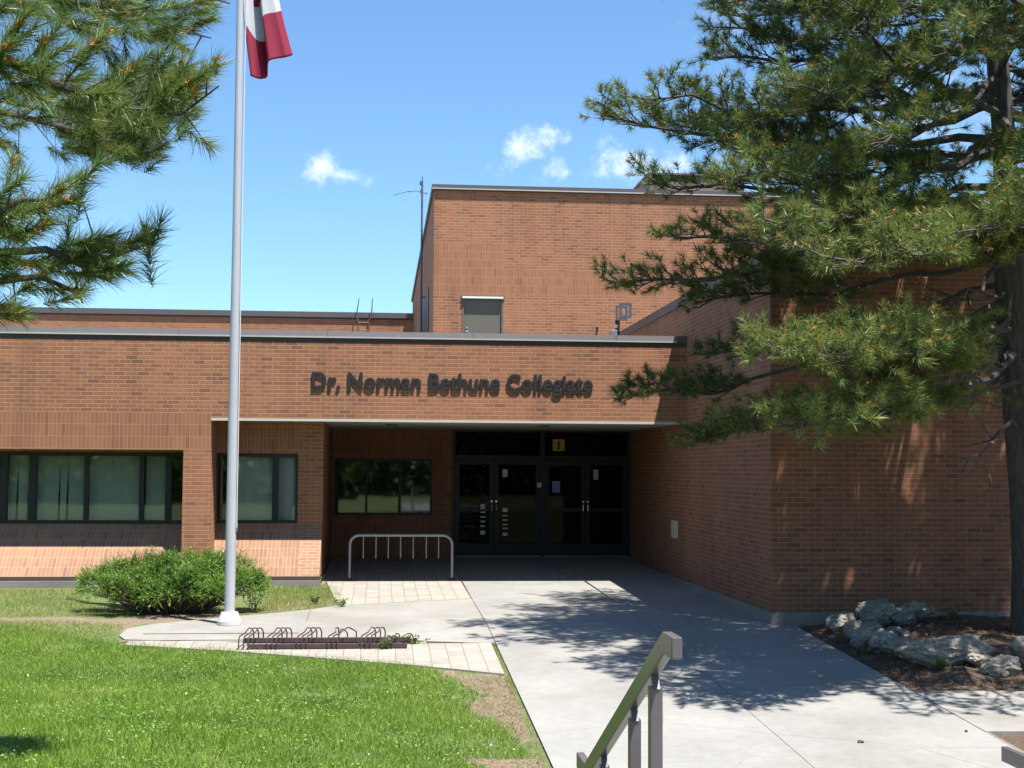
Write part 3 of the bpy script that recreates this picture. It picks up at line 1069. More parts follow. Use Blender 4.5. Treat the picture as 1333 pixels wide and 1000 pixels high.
# ------------------------------------------------------------------ fixtures on the building
lad = empty('roof_ladder', tuple(onY(474, 432, YN - .2)), 0, 'rusty brown steel ladder rising above the flat roof at the back', 'ladder')
mb = MB()
YLd = YN - .2
for a, b_, c, d in ((466, 466.5, 464, 467.5), (480, 480, 483, 485)):
    p1 = onY(a, 434, YLd); p2 = onY(b_, 417, YLd); p3 = onY(c, 413, YLd); p4 = onY(c, 405, YLd - .05); p5 = onY(d, 388, YLd)
    p4b = onY(c + 1, 404, YLd)
    mb.tube([p1 - np.array((0, 0, 1.0)), p1, p2, p3, p4b, p5], [.03, .03, .03, .03, .025, .015], 6)
keep(mb.build('side_rail', MAT['rust'], None, True), lad)
for py in (420, 430, 440):
    mb = MB(); mb.tube([onY(466, py, YLd), onY(480, py, YLd)], .022, 6)
    keep(mb.build('rung', MAT['rust'], None, True), lad)

YM = 38.0
ant = empty('antenna_mast', tuple(onY(543, 435, YM)), 0, 'thin steel aerial mast with a small rod antenna beside the tall block', 'antenna')
mb = MB()
xt = XU - .12
top = onY(545.5, 230, YM)
mb.tube([(xt, YM, 3.85), (xt, YM, top[2] - .35), (xt, YM, top[2])], [.032, .03, .012], 8)
keep(mb.build('mast', MAT['mast'], None, True), ant)
mb = MB()
for py, rr_ in ((238.5, .05), (249.5, .032)):
    z = float(onY(545, py, YM)[2])
    mb = MB(); mb.tube([(xt - .02, YM, z - .05), (xt - .02, YM, z + .05)], rr_, 8)
    keep(mb.build('clamp', MAT['mast'], None, True), ant)
mb = MB()
A = onY(512, 254, YM); B = onY(556, 252, YM); C_ = onY(533, 249, YM)
mb.tube([A, C_, onY(545, 249.5, YM), B], .008, 5)
for q, rr_ in ((C_, .03), (onY(555, 251, YM), .035)):
    mb.tube([q - np.array((.02, 0, .0)), q + np.array((.02, 0, 0))], rr_, 8)
mb.tube([C_, onY(537, 238, YM + .3)], .006, 5); mb.tube([onY(555, 251, YM), onY(549, 258, YM - .3)], .006, 5)
keep(mb.build('boom', MAT['mast'], None, True), ant)
mb = MB()
for z in (4.6, 6.6):
    mb = MB(); mb.box(xt - .02, XU, YM - .02, YM + .02, z, z + .04)
    keep(mb.build('wall_bracket', MAT['mast']), ant)

YQ = 27.0
q0 = onY(803, 437, YQ)
brk = empty('lamp_bracket', (q0[0], YQ, ZR), 0, 'grey open steel frame of two offset squares on a short roof post', 'bracket')
mb = MB()


def frame_px(mb, x0, x1, y0, y1, Y, t=.022):
    a = onY(x0, y1, Y); b_ = onY(x1, y0, Y)
    mb.box(a[0], b_[0], Y - t, Y + t, a[2], a[2] + 2 * t)
    mb.box(a[0], b_[0], Y - t, Y + t, b_[2] - 2 * t, b_[2])
    mb.box(a[0], a[0] + 2 * t, Y - t * .9, Y + t * .9, a[2] + 2 * t, b_[2] - 2 * t)
    mb.box(b_[0] - 2 * t, b_[0], Y - t * .9, Y + t * .9, a[2] + 2 * t, b_[2] - 2 * t)


frame_px(mb, 801.5, 817, 398, 417, YQ - .12); keep(mb.build('frame', MAT['mast']), brk)
mb = MB(); frame_px(mb, 806.5, 822, 394.5, 414, YQ + .12); keep(mb.build('frame', MAT['mast']), brk)
mb = MB()
a = onY(802.5, 417, YQ); mb.tube([(a[0], YQ, ZR), (a[0], YQ, a[2])], .028, 8)
a2 = onY(806, 417, YQ); mb.tube([(a2[0] - .03, YQ + .1, ZR), (a2[0], YQ + .05, a2[2])], .028, 8)
keep(mb.build('post', MAT['blackp'], None, True), brk)
mb = MB(); z = float(onY(802.5, 425, YQ)[2]); mb.tube([(a[0], YQ, z - .035), (a[0], YQ, z + .035)], .033, 8)
keep(mb.build('band', MAT['white'], None, True), brk)
mb = MB(); bx = onY(799, 434, YQ - .1); mb.box(bx[0] - .07, bx[0] + .06, YQ - .18, YQ - .06, ZR, bx[2] + .06)
tag(mb.build('junction_box', MAT['cop'], bevel=.008), 'small grey metal box on the roof beside the square frame', 'junction box')
mb = MB(); c0 = onY(773.5, 440, 25); c1 = onY(777, 427.5, 25)
mb.tube([(c0[0], 25, ZR), c1], .02, 6); mb.tube([c1, c1 + (c1 - c0) * .12], .035, 6)
tag(mb.build('vent_pipe', MAT['blackp'], None, True), 'short tilted dark pipe poking above the entrance roof edge', 'pipe')

YUn = 36.0
a = onY(845, 225, YUn); b_ = onY(905, 243, YUn)
hv = empty('rooftop_unit', ((a[0] + b_[0]) / 2 + .6, YUn, ZU - .2), 0, 'brown metal box unit on top of the tall brick block', 'rooftop unit')
mb = MB(); mb.box(a[0], a[0] + 2.6, YUn, YUn + 2, ZU - .2, a[2] - .05)
keep(mb.build('casing', MAT['unit'], bevel=.03), hv)
mb = MB(); mb.box(a[0] - .05, a[0] + 2.65, YUn - .05, YUn + 2.05, a[2] - .05, a[2])
keep(mb.build('lid', MAT['unit']), hv)

p1 = onX(875, 677, XW); p2 = onX(883, 702, XW)
mb = MB(); mb.box(XW - .02, XW - .002, p2[1], p1[1], (p2[2] + .01), p1[2])
tag(mb.build('wall_plate', MAT['plate'], bevel=.006), 'beige blank cover plate on the shaded side wall by the entrance', 'cover plate')

# yellow number sign in the transom
a = onY(719.5, 587, YB - .04); b_ = onY(735, 572, YB - .04)
ns = empty('number_sign', ((a[0] + b_[0]) / 2, YB - .04, (a[2] + b_[2]) / 2), 0, 'small yellow square sign with a black figure 1 above the doors', 'sign')
mb = MB(); mb.box(a[0], b_[0], YB - .045, YB - .03, a[2], b_[2]); keep(mb.build('panel', MAT['yellow']), ns)


def glyph(ch, size, offset, depth, bev=0.0):
    cu = bpy.data.curves.new('g', 'FONT'); cu.body = ch; cu.size = size; cu.offset = offset; cu.extrude = depth / 2; cu.bevel_depth = bev; cu.bevel_resolution = 2
    cu.resolution_u = 6
    o = bpy.data.objects.new('g', cu); COL.objects.link(o)
    dg = bpy.context.evaluated_depsgraph_get(); dg.update()
    me_ = bpy.data.meshes.new_from_object(o.evaluated_get(dg))
    bpy.data.objects.remove(o); bpy.data.curves.remove(cu)
    co = np.array([v.co[:] for v in me_.vertices]) if len(me_.vertices) else np.zeros((0, 3))
    return me_, co


me1, co1 = glyph('1', .3, .012, .006)
hh = (b_[2] - a[2]) * .72; sc_ = hh / (co1[:, 1].max() - co1[:, 1].min())
cxm = (co1[:, 0].max() + co1[:, 0].min()) / 2; czm = (co1[:, 1].max() + co1[:, 1].min()) / 2
me1.transform(Matrix.Translation(((a[0] + b_[0]) / 2, YB - .048, (a[2] + b_[2]) / 2)) @ Matrix.Rotation(R(90), 4, 'X') @ Matrix.Diagonal((sc_ * 1.2, sc_, 1, 1)) @ Matrix.Translation((-cxm, -czm, 0)))
me1.materials.clear(); me1.materials.append(MAT['blackp'])
o = bpy.data.objects.new('numeral', me1); COL.objects.link(o); keep(o, ns)

# raised letters on the fascia
TXT = 'Dr. Norman Bethune Collegiate'
tl = onY(406.5, 507, YF - .06); tr = onY(771.5, 512, YF - .06)
YL_ = YF - .018
letters = empty('school_sign', ((tl[0] + tr[0]) / 2, YL_, 3.2), 0, 'dark raised letters spelling the school name across the brick fascia', 'sign')
capz0 = float(onY(410, 505.5, YL_)[2]); capz1 = float(onY(410, 485, YL_)[2])
_, coD = glyph('D', 1, 0, 0)
capn = coD[:, 1].max()
LS = (capz1 - capz0) / capn
lefts = []
for i, ch in enumerate(TXT):
    _, cp = glyph(TXT[:i + 1], 1, 0, 0)
    lefts.append(cp[:, 0].max())
x_first = coD[:, 0].min()
totw = lefts[-1] - x_first
sx = (tr[0] - tl[0]) / totw
for i, ch in enumerate(TXT):
    if ch == ' ': continue
    _, c1_ = glyph(ch, 1, 0, 0)
    ml, cl = glyph(ch, 1, .0, .05, .027)
    xr_ = tl[0] + (lefts[i] - x_first) * sx
    dx = xr_ - c1_[:, 0].max() * sx
    ml.transform(Matrix.Translation((dx, YL_, capz0 - (dx - tl[0]) * .0)) @ Matrix.Rotation(R(90), 4, 'X') @ Matrix.Diagonal((sx * .98, LS, 1, 1)))
    ys_ = np.array([v.co.y for v in ml.vertices]); y0_, y1_ = ys_.min(), ys_.max()
    for v in ml.vertices:                                # the letters stand just off the wall, 24 mm deep
        q_ = 2 * (v.co.y - y0_) / max(1e-6, y1_ - y0_) - 1
        v.co.y = YL_ + (.0125 if abs(q_) > .9 else .0118) * (1 if q_ > 0 else -1)
    ml.materials.clear(); ml.materials.append(MAT['letter'])
    o = bpy.data.objects.new('letter', ml); COL.objects.link(o); keep(o, letters)

# ------------------------------------------------------------------ flagpole and flag
YP = 17.9
pb = onG(298.5, 813)
XP, YP = float(pb[0]), float(pb[1])
zg = g(YP)
fp = empty('flagpole', (XP, YP, zg), 0, 'tall silver metal flagpole with a white flared collar at its foot', 'flagpole')
mb = MB()
mb.tube([(XP, YP, zg + .05), (XP, YP, zg + 1.6)], [.068, .067], 20)
mb.tube([(XP, YP, zg + 1.6), (XP + .004, YP, zg + 4.9)], [.0655, .058], 20)
mb.tube([(XP + .004, YP, zg + 4.9), (XP - .01, YP, 11.3)], [.0565, .038], 20)
keep(mb.build('pole', MAT['alu'], None, True), fp)
mb = MB()
mb.tube([(XP, YP, zg), (XP, YP, zg + .05), (XP, YP, zg + .052), (XP, YP, zg + .075), (XP, YP, zg + .16), (XP, YP, zg + .165)], [.155, .155, .15, .142, .108, .075], 24)
keep(mb.build('collar', MAT['alup'], None, True), fp)
mb = MB()
mb.tube([(XP, YP, 11.3), (XP, YP, 11.36)], .06, 16)
mb.tube([(XP, YP, 11.36), (XP, YP, 11.42), (XP, YP, 11.5), (XP, YP, 11.56)], [.03, .08, .08, .02], 14)
keep(mb.build('finial', MAT['alup'], None, True), fp)
mb = MB()
mb.tube([(XP + .075, YP - .03, zg + 1.25), (XP + .075, YP - .03, 11.2)], .006, 5)
keep(mb.build('halyard', MAT['white']), fp)
mb = MB()
mb.box(XP + .05, XP + .085, YP - .03, YP - .01, zg + 1.2, zg + 1.32)
keep(mb.build('cleat', MAT['galv']), fp)

# limp flag: u runs down the fly, v across the folds (control points read from the photo)
colsF = [  # (v, top, quarter, border, bottom, dy)
    (0.00, (306, -215), (340, -130), (366, 14), (381, 72), .00),
    (0.16, (305, -205), (334, -128), (359, 16), (371, 75), -.06),
    (0.40, (304, -190), (328, -125), (342, 22), (350, 80), -.10),
    (0.55, (303, -175), (324, -110), (346, 52), (348, 100), .06),
    (0.72, (302, -165), (320, -100), (334, 52), (338, 103), .02),
    (1.00, (301, -120), (313, -70), (318, 29), (326, 99), -.02)]
us = np.array([0, .25, .75, 1.0])
nu, nv_ = 64, 48


def smooth_interp(x, xs, ys):
    """Catmull-Rom through (xs, ys)"""
    xs = np.asarray(xs); i = int(np.clip(np.searchsorted(xs, x) - 1, 0, len(xs) - 2))
    t = (x - xs[i]) / (xs[i + 1] - xs[i])
    m = lambda k: (ys[min(k + 1, len(ys) - 1)] - ys[max(k - 1, 0)]) / (xs[min(k + 1, len(ys) - 1)] - xs[max(k - 1, 0)]) * (xs[i + 1] - xs[i])
    h = (2 * t**3 - 3 * t**2 + 1) * ys[i] + (t**3 - 2 * t**2 + t) * m(i) * .75 + (-2 * t**3 + 3 * t**2) * ys[i + 1] + (t**3 - t**2) * m(i + 1) * .75
    return h


vs = [c[0] for c in colsF]
grid = []
for j in range(nv_ + 1):
    v = j / nv_
    ctrl = []
    for k in range(4):
        cx_ = smooth_interp(v, vs, np.array([c[1 + k][0] for c in colsF], float))
        cy_ = smooth_interp(v, vs, np.array([c[1 + k][1] for c in colsF], float))
        ctrl.append((cx_, cy_))
    dy = smooth_interp(v, vs, np.array([c[5] for c in colsF], float))
    row = []
    for i in range(nu + 1):
        u = i / nu
        px = smooth_interp(u, us, np.array([c[0] for c in ctrl]))
        py = smooth_interp(u, us, np.array([c[1] for c in ctrl]))
        wv = .012 * math.sin(9 * v + 5 * u) + .008 * math.sin(23 * v + 2 * u)
        row.append(onY(px, py, YP + (dy + wv) * min(1, .25 + u)))
    grid.append(row)
leaf = [(0, .5), (.06, .44), (.03, .34), (.16, .36), (.17, .30), (.30, .40), (.27, .28), (.36, .25), (.20, .10), (.22, .04), (.06, .07), (.05, -.12),
        (-.05, -.12), (-.06, .07), (-.22, .04), (-.20, .10), (-.36, .25), (-.27, .28), (-.30, .40), (-.17, .30), (-.16, .36), (-.03, .34), (-.06, .44)]
lf = [(.5 - (q[1] - .2) * .62, .5 + q[0] * 1.05) for q in leaf]
fv = [tuple(p) for row in grid for p in row]
ff, fm = [], []
for j in range(nv_):
    for i in range(nu):
        a = j * (nu + 1) + i
        ff.append((a, a + 1, a + nu + 2, a + nu + 1))
        u, v = (i + .5) / nu, (j + .5) / nv_
        red = u < .25 or u > .75 or bool(in_poly(np.array([u]), np.array([v]), lf)[0])
        fm.append(1 if red else 0)
me = bpy.data.meshes.new('flag'); me.from_pydata(fv, [], ff)


def cloth(name, col):
    m, nt_, b = new_mat(name)
    p = geo_pos(nt_)
    r = ramp(nt_, [(.3, [c * .94 for c in col]), (.7, col)]); nt_.links.new(noise(nt_, 30, 3, .5, p), r.inputs[0])
    nt_.links.new(r.outputs[0], b.inputs['Base Color']); b.inputs['Roughness'].default_value = .7
    out = nt_.nodes['Material Output']
    t = nt_.nodes.new('ShaderNodeBsdfTranslucent'); nt_.links.new(r.outputs[0], t.inputs[0])
    mx = nt_.nodes.new('ShaderNodeMixShader'); mx.inputs[0].default_value = .3
    nt_.links.new(b.outputs[0], mx.inputs[1]); nt_.links.new(t.outputs[0], mx.inputs[2]); nt_.links.new(mx.outputs[0], out.inputs[0])
    return m


me.materials.append(cloth('flag_white', (.55, .55, .58))); me.materials.append(cloth('flag_red', (.30, .010, .045)))
me.polygons.foreach_set('material_index', fm)
for p_ in me.polygons: p_.use_smooth = True
flag = bpy.data.objects.new('flag', me); COL.objects.link(flag)
md = flag.modifiers.new('solid', 'SOLIDIFY'); md.thickness = .002
tag(flag, 'limp red and white flag hanging in folds beside the top of its pole', 'flag')

# ------------------------------------------------------------------ bike racks
rk = empty('bike_rack', tuple(onG(522, 752)), 0, 'arched galvanised steel bike rack with hanging bars under the entrance roof edge', 'bike rack')
Yk = 24.05
zk = g(Yk)
xa, xb = float(onY(455, 740, Yk)[0]), float(onY(588.5, 740, Yk)[0])
zt_ = float(onY(520, 697, Yk)[2])
rc = .16; rt_ = .026
path = [(xa, Yk, zk), (xa, Yk, zt_ - rc)]
for i in range(1, 7):
    an = math.pi - i * math.pi / 12
    path.append((xa + rc + rc * math.cos(an), Yk, zt_ - rc + rc * math.sin(an)))
for i in range(0, 7):
    an = math.pi / 2 - i * math.pi / 12
    path.append((xb - rc + rc * math.cos(an), Yk, zt_ - rc + rc * math.sin(an)))
path += [(xb, Yk, zk)]
mb = MB(); mb.tube(path, rt_, 12); keep(mb.build('hoop', MAT['galv'], None, True), rk)
for px in (473, 489.5, 505.5, 521.5, 538, 555, 571):
    x = float(onY(px, 710, Yk)[0]); mb = MB(); mb.tube([(x, Yk, zt_), (x, Yk, float(onY(px, 727, Yk)[2]))], .011, 8)
    keep(mb.build('hanging_bar', MAT['galv'], None, True), rk)
for x in (xa, xb):
    mb = MB(); mb.box(x - .06, x + .06, Yk - .06, Yk + .06, zk, zk + .012); mb.tube([(x, Yk, zk + .01), (x, Yk, zk + .05)], .034, 10)
    keep(mb.build('foot_plate', MAT['blackp']), rk)

lr = empty('low_bike_rack', tuple(onG(420, 838)), 0, 'low brown bike rack of two beams with bent wire loops at the lawn edge', 'bike rack')
pB0, pB1 = onG(318, 836.5), onG(535, 836.5)
pF0, pF1 = onG(322, 845), onG(530, 844)
zz = lambda p: float(p[2])
hb = .052
for (a, b_) in ((pB0, pB1), (pF0, pF1)):
    yy = (a[1] + b_[1]) / 2
    mb = MB(); mb.box(a[0], b_[0], yy - .025, yy + .025, zz(a) + .006, zz(a) + .006 + hb)
    keep(mb.build('beam', MAT['rack'], bevel=.004), lr)
yB, yFr = (pB0[1] + pB1[1]) / 2, (pF0[1] + pF1[1]) / 2
zB = g(yB)
for gi, (x0, tops, drop) in enumerate(((322, 3, 0), (359, 3, 0), (398, 3, 0), (438, 3, 1), (481, 3, 0), (515, 2, 2))):
    for k in range(tops):
        px = x0 + 3 + k * 6.3
        xb_ = float(onY(px, 830, yB)[0])
        xf_ = float(onY(px - 14, 842, yFr)[0])
        htop = .185 if drop < 2 else .11
        if drop == 1 and k == 1: htop = .165
        xt_ = float(onY(px + (1 if drop != 1 else 2 - k * 3), 818, yB)[0])
        lean = .0 if drop == 0 else (.04 * (k - 1) if drop == 1 else .09 * (k - .2))
        pth = [(xf_, yFr - .04, zB - .02), (xf_, yFr - .04, zB + .09), (xf_ + .01, yFr - .02, zB + .13),
               (xt_ - .05, yB - .10, zB + htop - .05), (xt_ - .015 + lean, yB - .05, zB + htop), (xt_ + .02 + lean, yB - .02, zB + htop - .01), (xb_ + .045 + lean * 1.2, yB + .03, zB + htop - .06), (xb_ + .045 + lean * 1.3, yB + .035, zB + .0)]
        mb = MB(); mb.tube(pth, .0085, 6)
        keep(mb.build('wheel_loop', MAT['rack'], None, True), lr)

# ------------------------------------------------------------------ handrails


def handrail(X, label):
    hr = empty('handrail', (X, 8.0, g(8)), 0, label, 'handrail', 'stair handrails')
    path = [(X, 5.5, 1.171), (X, 5.68, 1.171), (X, 7.86, .181), (X, 8.18, .181)]
    mb = MB(); mb.bar(path, .045, .09)
    keep(mb.build('rail', MAT['rail'], bevel=.006), hr)
    yz = lambda y: float(np.interp(y, [p[1] for p in path], [p[2] for p in path]))
    for y, w_ in ((5.94, .055), (6.43, .054), (7.3, .05)):
        zt2 = yz(y) - .1
        i = int((y - 5.55) / .42)
        zb_ = max(-.72, .33 - (i + 1) * .175)
        mb = MB(); mb.box(X - w_ / 2, X + w_ / 2, y - w_ / 2, y + w_ / 2, zb_, zt2)
        po = keep(mb.build('post', MAT['rail'], bevel=.004), hr)
        mb = MB(); mb.bar([(X, y - .02, yz(y) - .115), (X, y + .03 - .0, yz(y) - .04)], .03, .03)
        keep(mb.build('saddle', MAT['rail']), po)
    return hr


handrail(1.19, 'purple brown steel handrail sloping down in the foreground beside the concrete walk')
handrail(3.785, 'matching handrail of which only the lower tip shows at the bottom right corner')

# ------------------------------------------------------------------ rocks
def rock_mat():
    m, nt_, b = new_mat('limestone')
    p = geo_pos(nt_)
    n1 = noise(nt_, 5, 6, .7, p); n2 = noise(nt_, 22, 6, .75, p)
    r = ramp(nt_, [(.3, (.125, .112, .09)), (.5, (.255, .232, .188)), (.7, (.40, .37, .30))]); nt_.links.new(n1, r.inputs[0])
    r2 = ramp(nt_, [(.33, (.35, .36, .36)), (.5, (1, 1, 1)), (.7, (1.15, 1.13, 1.08))]); nt_.links.new(n2, r2.inputs[0])
    nt_.links.new(mixc(nt_, r.outputs[0], r2.outputs[0], .9, 'MULTIPLY'), b.inputs['Base Color'])
    b.inputs['Roughness'].default_value = .9
    bump(nt_, b, n2, .9, .04)
    return m


MAT['rock'] = rock_mat()
from mathutils import noise as mnoise


def rock(px, py, wpx, hpx, label, seed, zoff=0.0, dpt=.9, flat=1.0):
    base = onG(px, py, H)
    s_ = FPX / base[1]
    wx, hz = wpx * 1.26 / s_ / 2, hpx * 1.12 / s_ / 2
    bm = bmesh.new()
    bmesh.ops.create_icosphere(bm, subdivisions=5, radius=1)
    rs = np.random.default_rng(seed)
    planes = [(Vector(rs.normal(size=3)).normalized(), rs.uniform(.55, .85)) for _ in range(11)]
    so_ = Vector((seed * 3.1, seed * 1.7, 0))
    for v in bm.verts:
        n = v.co.normalized()
        c = n.copy()
        c += n * .30 * mnoise.noise(n * 1.4 + so_) + n * .14 * mnoise.noise(n * 3.2 + so_)
        for pn, d in planes:
            e = c.dot(pn) - d
            if e > 0: c -= pn * e * .85
        c += n * .12 * mnoise.noise(n * 4 + so_) + n * .05 * mnoise.noise(n * 10 + so_) + n * .03 * mnoise.noise(n * 21 + so_)
        v.co = Vector((c.x * wx * 1.12, c.y * wx * dpt, c.z * hz * 1.2))
    for f in bm.faces: f.smooth = True
    me_ = bpy.data.meshes.new('rock'); bm.to_mesh(me_); bm.free()
    me_.materials.append(MAT['rock'])
    o = bpy.data.objects.new('rock', me_); COL.objects.link(o)
    o.location = (base[0], base[1] + wx * dpt * .5, base[2] + hz * .82 + zoff)
    o.rotation_euler = (0, 0, rs.uniform(-.3, .3))
    return tag(o, label, 'rock', 'limestone rocks round the planting bed')


ROCKS = [
    (1104, 803, 34, 20, 'dark dome shaped rock topmost at the left end of the rock border', 1, .0, .9),
    (1102, 822, 34, 24, 'pale pitted rock below the dome shaped one at the left end', 2, .0, .8),
    (1120, 835, 32, 26, 'mottled dark grey rock in the middle of the left pile', 3, .0, .8),
    (1146, 816, 52, 32, 'largest pointed grey boulder at the top of the left pile', 4, .02, .8),
    (1128, 849, 34, 26, 'shaded squat rock low at the front of the left pile', 5, .0, .8),
    (1152, 848, 34, 28, 'rounded rock at the right foot of the left pile', 6, .0, .8),
    (1176, 815, 30, 22, 'pale ridged rock just right of the largest pointed boulder', 7, .0, .9),
    (1197, 813, 34, 20, 'flat lit rock with a dark hollow beneath at the back', 8, .06, .9),
    (1180, 858, 42, 24, 'low tilted slab rock between the left pile and the long boulder', 9, .0, .7),
    (1238, 868, 90, 36, 'long pale boulder, widest of the front row', 10, .0, .45),
    (1308, 880, 46, 27, 'white weathered rock near the right edge of the photo', 11, .0, .7),
    (1342, 866, 40, 34, 'rock cut off by the right edge of the photo', 12, .0, .7),
    (1280, 868, 30, 18, 'small rock wedged between the long boulder and the white weathered rock', 14, .0, .8),
    (1137, 838, 26, 20, 'knobbly little rock filling the gap at the centre of the left pile', 15, .05, .8),
    (1168, 832, 30, 16, 'small dark rock tucked behind the rounded one at the foot of the pile', 13, .0, .8),
]
for r_ in ROCKS: rock(*r_)

# small debris on the walk
for px, py, lab in ((1120, 967, 'dark crumpled leaf lying on the walk near the handrail'), (1258, 953, 'tiny dark pebble on the walk left of the right handrail'),):
    c = onG(px, py)
    bm = bmesh.new(); bmesh.ops.create_icosphere(bm, subdivisions=2, radius=.022)
    for v in bm.verts: v.co = Vector((v.co.x * (1.3 if px < 1200 else .6), v.co.y, v.co.z * .6)) * (1 + .5 * mnoise.noise(v.co * 60 + Vector((px, 0, 0))))
    me_ = bpy.data.meshes.new('debris'); bm.to_mesh(me_); bm.free(); me_.materials.append(MAT['blackp'])
    o = bpy.data.objects.new('debris', me_); COL.objects.link(o); o.location = (c[0], c[1], c[2] + .008)
    tag(o, lab, 'debris')

# ------------------------------------------------------------------ vegetation


def unit(v):
    return v / np.maximum(1e-9, np.linalg.norm(v, axis=-1, keepdims=True))


def bark_mat(name, c0, c1):
    m, nt_, b = new_mat(name)
    p = geo_pos(nt_)
    mp = nt_.nodes.new('ShaderNodeMapping'); mp.inputs['Scale'].default_value = (9, 9, 2.2)
    nt_.links.new(p, mp.inputs[0])
    n1 = noise(nt_, 2.2, 6, .7, mp.outputs[0])
    r = ramp(nt_, [(.3, c0), (.7, c1)]); nt_.links.new(n1, r.inputs[0])
    nt_.links.new(r.outputs[0], b.inputs['Base Color']); b.inputs['Roughness'].default_value = .95
    bump(nt_, b, n1, .9, .04)
    return m


MAT['bark'] = bark_mat('pine_bark', (.028, .023, .02), (.105, .092, .08))
MAT['twig'] = bark_mat('pine_twig', (.06, .045, .032), (.17, .135, .10))
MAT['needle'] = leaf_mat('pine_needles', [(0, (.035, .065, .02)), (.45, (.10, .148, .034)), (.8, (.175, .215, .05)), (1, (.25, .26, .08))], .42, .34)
MAT['needle2'] = leaf_mat('pine_needles_near', [(0, (.035, .065, .02)), (.5, (.11, .165, .036)), (.85, (.19, .235, .055)), (1, (.27, .28, .09))], .4, .36)
MAT['cone'] = leaf_mat('pollen_cones', [(0, (.30, .12, .02)), (1, (.52, .25, .05))], .7, .1)


class Needles:
    def __init__(s):
        s.b, s.d, s.l, s.w, s.t, s.mi = [], [], [], [], [], []

    def tuft(s, p, ax, n, ln, wd, shoot=.1, tone=.5, spread=(.35, 1.1), mi=0):
        ax = np.asarray(ax, float); ax = ax / np.linalg.norm(ax)
        ref = np.array((0, 0, 1.0)) if abs(ax[2]) < .9 else np.array((1.0, 0, 0))
        u = np.cross(ref, ax); u /= np.linalg.norm(u); w_ = np.cross(ax, u)
        a = rng.uniform(0, 2 * np.pi, n)
        th = rng.uniform(spread[0], spread[1], n)
        t = rng.uniform(0, 1, n)
        th = th * (1.0 - .45 * t)
        d = ax * np.cos(th)[:, None] + (u * np.cos(a)[:, None] + w_ * np.sin(a)[:, None]) * np.sin(th)[:, None]
        d[:, 2] -= .08
        s.b.append(np.asarray(p) - ax * shoot + ax * (t * shoot)[:, None])
        s.d.append(unit(d))
        s.l.append(ln * rng.uniform(.75, 1.12, n)); s.w.append(np.full(n, wd))
        s.t.append(np.clip(tone + rng.normal(0, .13, n), 0, 1)); s.mi.append(np.full(n, mi))

    def mesh(s, name, mats):
        b = np.concatenate(s.b); d = np.concatenate(s.d); l = np.concatenate(s.l)[:, None]; wv = np.concatenate(s.w)[:, None]
        t = np.concatenate(s.t); mi = np.concatenate(s.mi)
        side = unit(np.cross(d, rng.normal(size=d.shape)))
        V = np.empty((len(b), 3, 3))
        V[:, 0] = b + side * wv / 2; V[:, 1] = b - side * wv / 2; V[:, 2] = b + d * l
        return tri_mesh(name, V.reshape(-1, 3), mats, np.repeat(t, 3), 3, mi)


def curve_pts(p0, p1, sag, n=9, jit=.0):
    p0, p1 = np.asarray(p0, float), np.asarray(p1, float)
    L = np.linalg.norm(p1 - p0)
    out = []
    for i in range(n):
        t = i / (n - 1)
        p = p0 + (p1 - p0) * t
        p = p + np.array((0, 0, sag * L * math.sin(math.pi * t)))
        if 0 < i < n - 1: p = p + rng.normal(0, jit * L, 3)
        out.append(p)
    return out


CONE_N = 16


def pine_limb(nd, wood, p0, p1, r0, dens=1.0, start=.3, sub_len=1.5, nneed=30, ln=.105, wd=.0042, tone=.5, sag=-.03, cones=.25, bare=False, spread=1.0):
    pts = curve_pts(p0, p1, sag, 10, .012)
    L = np.linalg.norm(np.asarray(p1) - np.asarray(p0))
    wood.tube(pts, list(np.linspace(r0, .012, len(pts))), 6)
    pts = np.array(pts)
    if bare: return
    nsub = int(L * 7.0 * dens)
    for k in range(nsub):
        t = start + (1 - start) * (k + rng.uniform(.1, .9)) / nsub
        i = min(len(pts) - 2, int(t * (len(pts) - 1))); f = t * (len(pts) - 1) - i
        p = pts[i] * (1 - f) + pts[i + 1] * f
        ax = unit(pts[i + 1] - pts[i])
        sd_ = np.cross(ax, (0, 0, 1.0)); sd_ /= max(1e-6, np.linalg.norm(sd_))
        sgn = 1 if k % 2 else -1
        sl = sub_len * (1.08 - .75 * t) * rng.uniform(.6, 1.15) * spread
        d = unit(ax * rng.uniform(.45, .95) + sd_ * sgn * rng.uniform(.35, 1.0) + np.array((0, 0, rng.uniform(-.28, .55))))
        q = p + d * sl
        sp = curve_pts(p, q, rng.uniform(-.08, .02), 5, .02)
        wood.tube(sp, list(np.linspace(.012, .005, 5)), 4, cap=False)
        sp = np.array(sp)
        ntf = max(3, int(sl * 15 * dens))
        for m_ in range(ntf):
            tt = .32 + .68 * (m_ + 1) / ntf
            ii = min(3, int(tt * 4)); ff_ = tt * 4 - ii
            c = sp[ii] * (1 - ff_) + sp[ii + 1] * ff_
            dd_ = unit(sp[ii + 1] - sp[ii])
            s2 = np.cross(dd_, (0, 0, 1.0)); s2 /= max(1e-6, np.linalg.norm(s2))
            off = rng.uniform(.10, .30) * (0 if m_ == ntf - 1 else 1)
            td = unit(dd_ * rng.uniform(.4, 1) + s2 * rng.choice((-1, 1)) * rng.uniform(.2, 1.0) + np.array((0, 0, rng.uniform(-.1, 1.1))))
            e = c + td * off
            if off: wood.tube([c, e], [.004, .0035], 3, cap=False)
            tn = np.clip(tone + rng.normal(0, .12), .05, .95)
            nd.tuft(e + td * .04, td, nneed, ln, wd, .10, tn, (.5, 1.75))
            if rng.random() < cones:
                nd.tuft(e + td * .075, td, CONE_N, .042, .014, .05, .5, (.3, 1.6), 1)
    # leader
    nd.tuft(np.asarray(p1), unit(pts[-1] - pts[-2]), nneed, ln, wd, .15, tone)


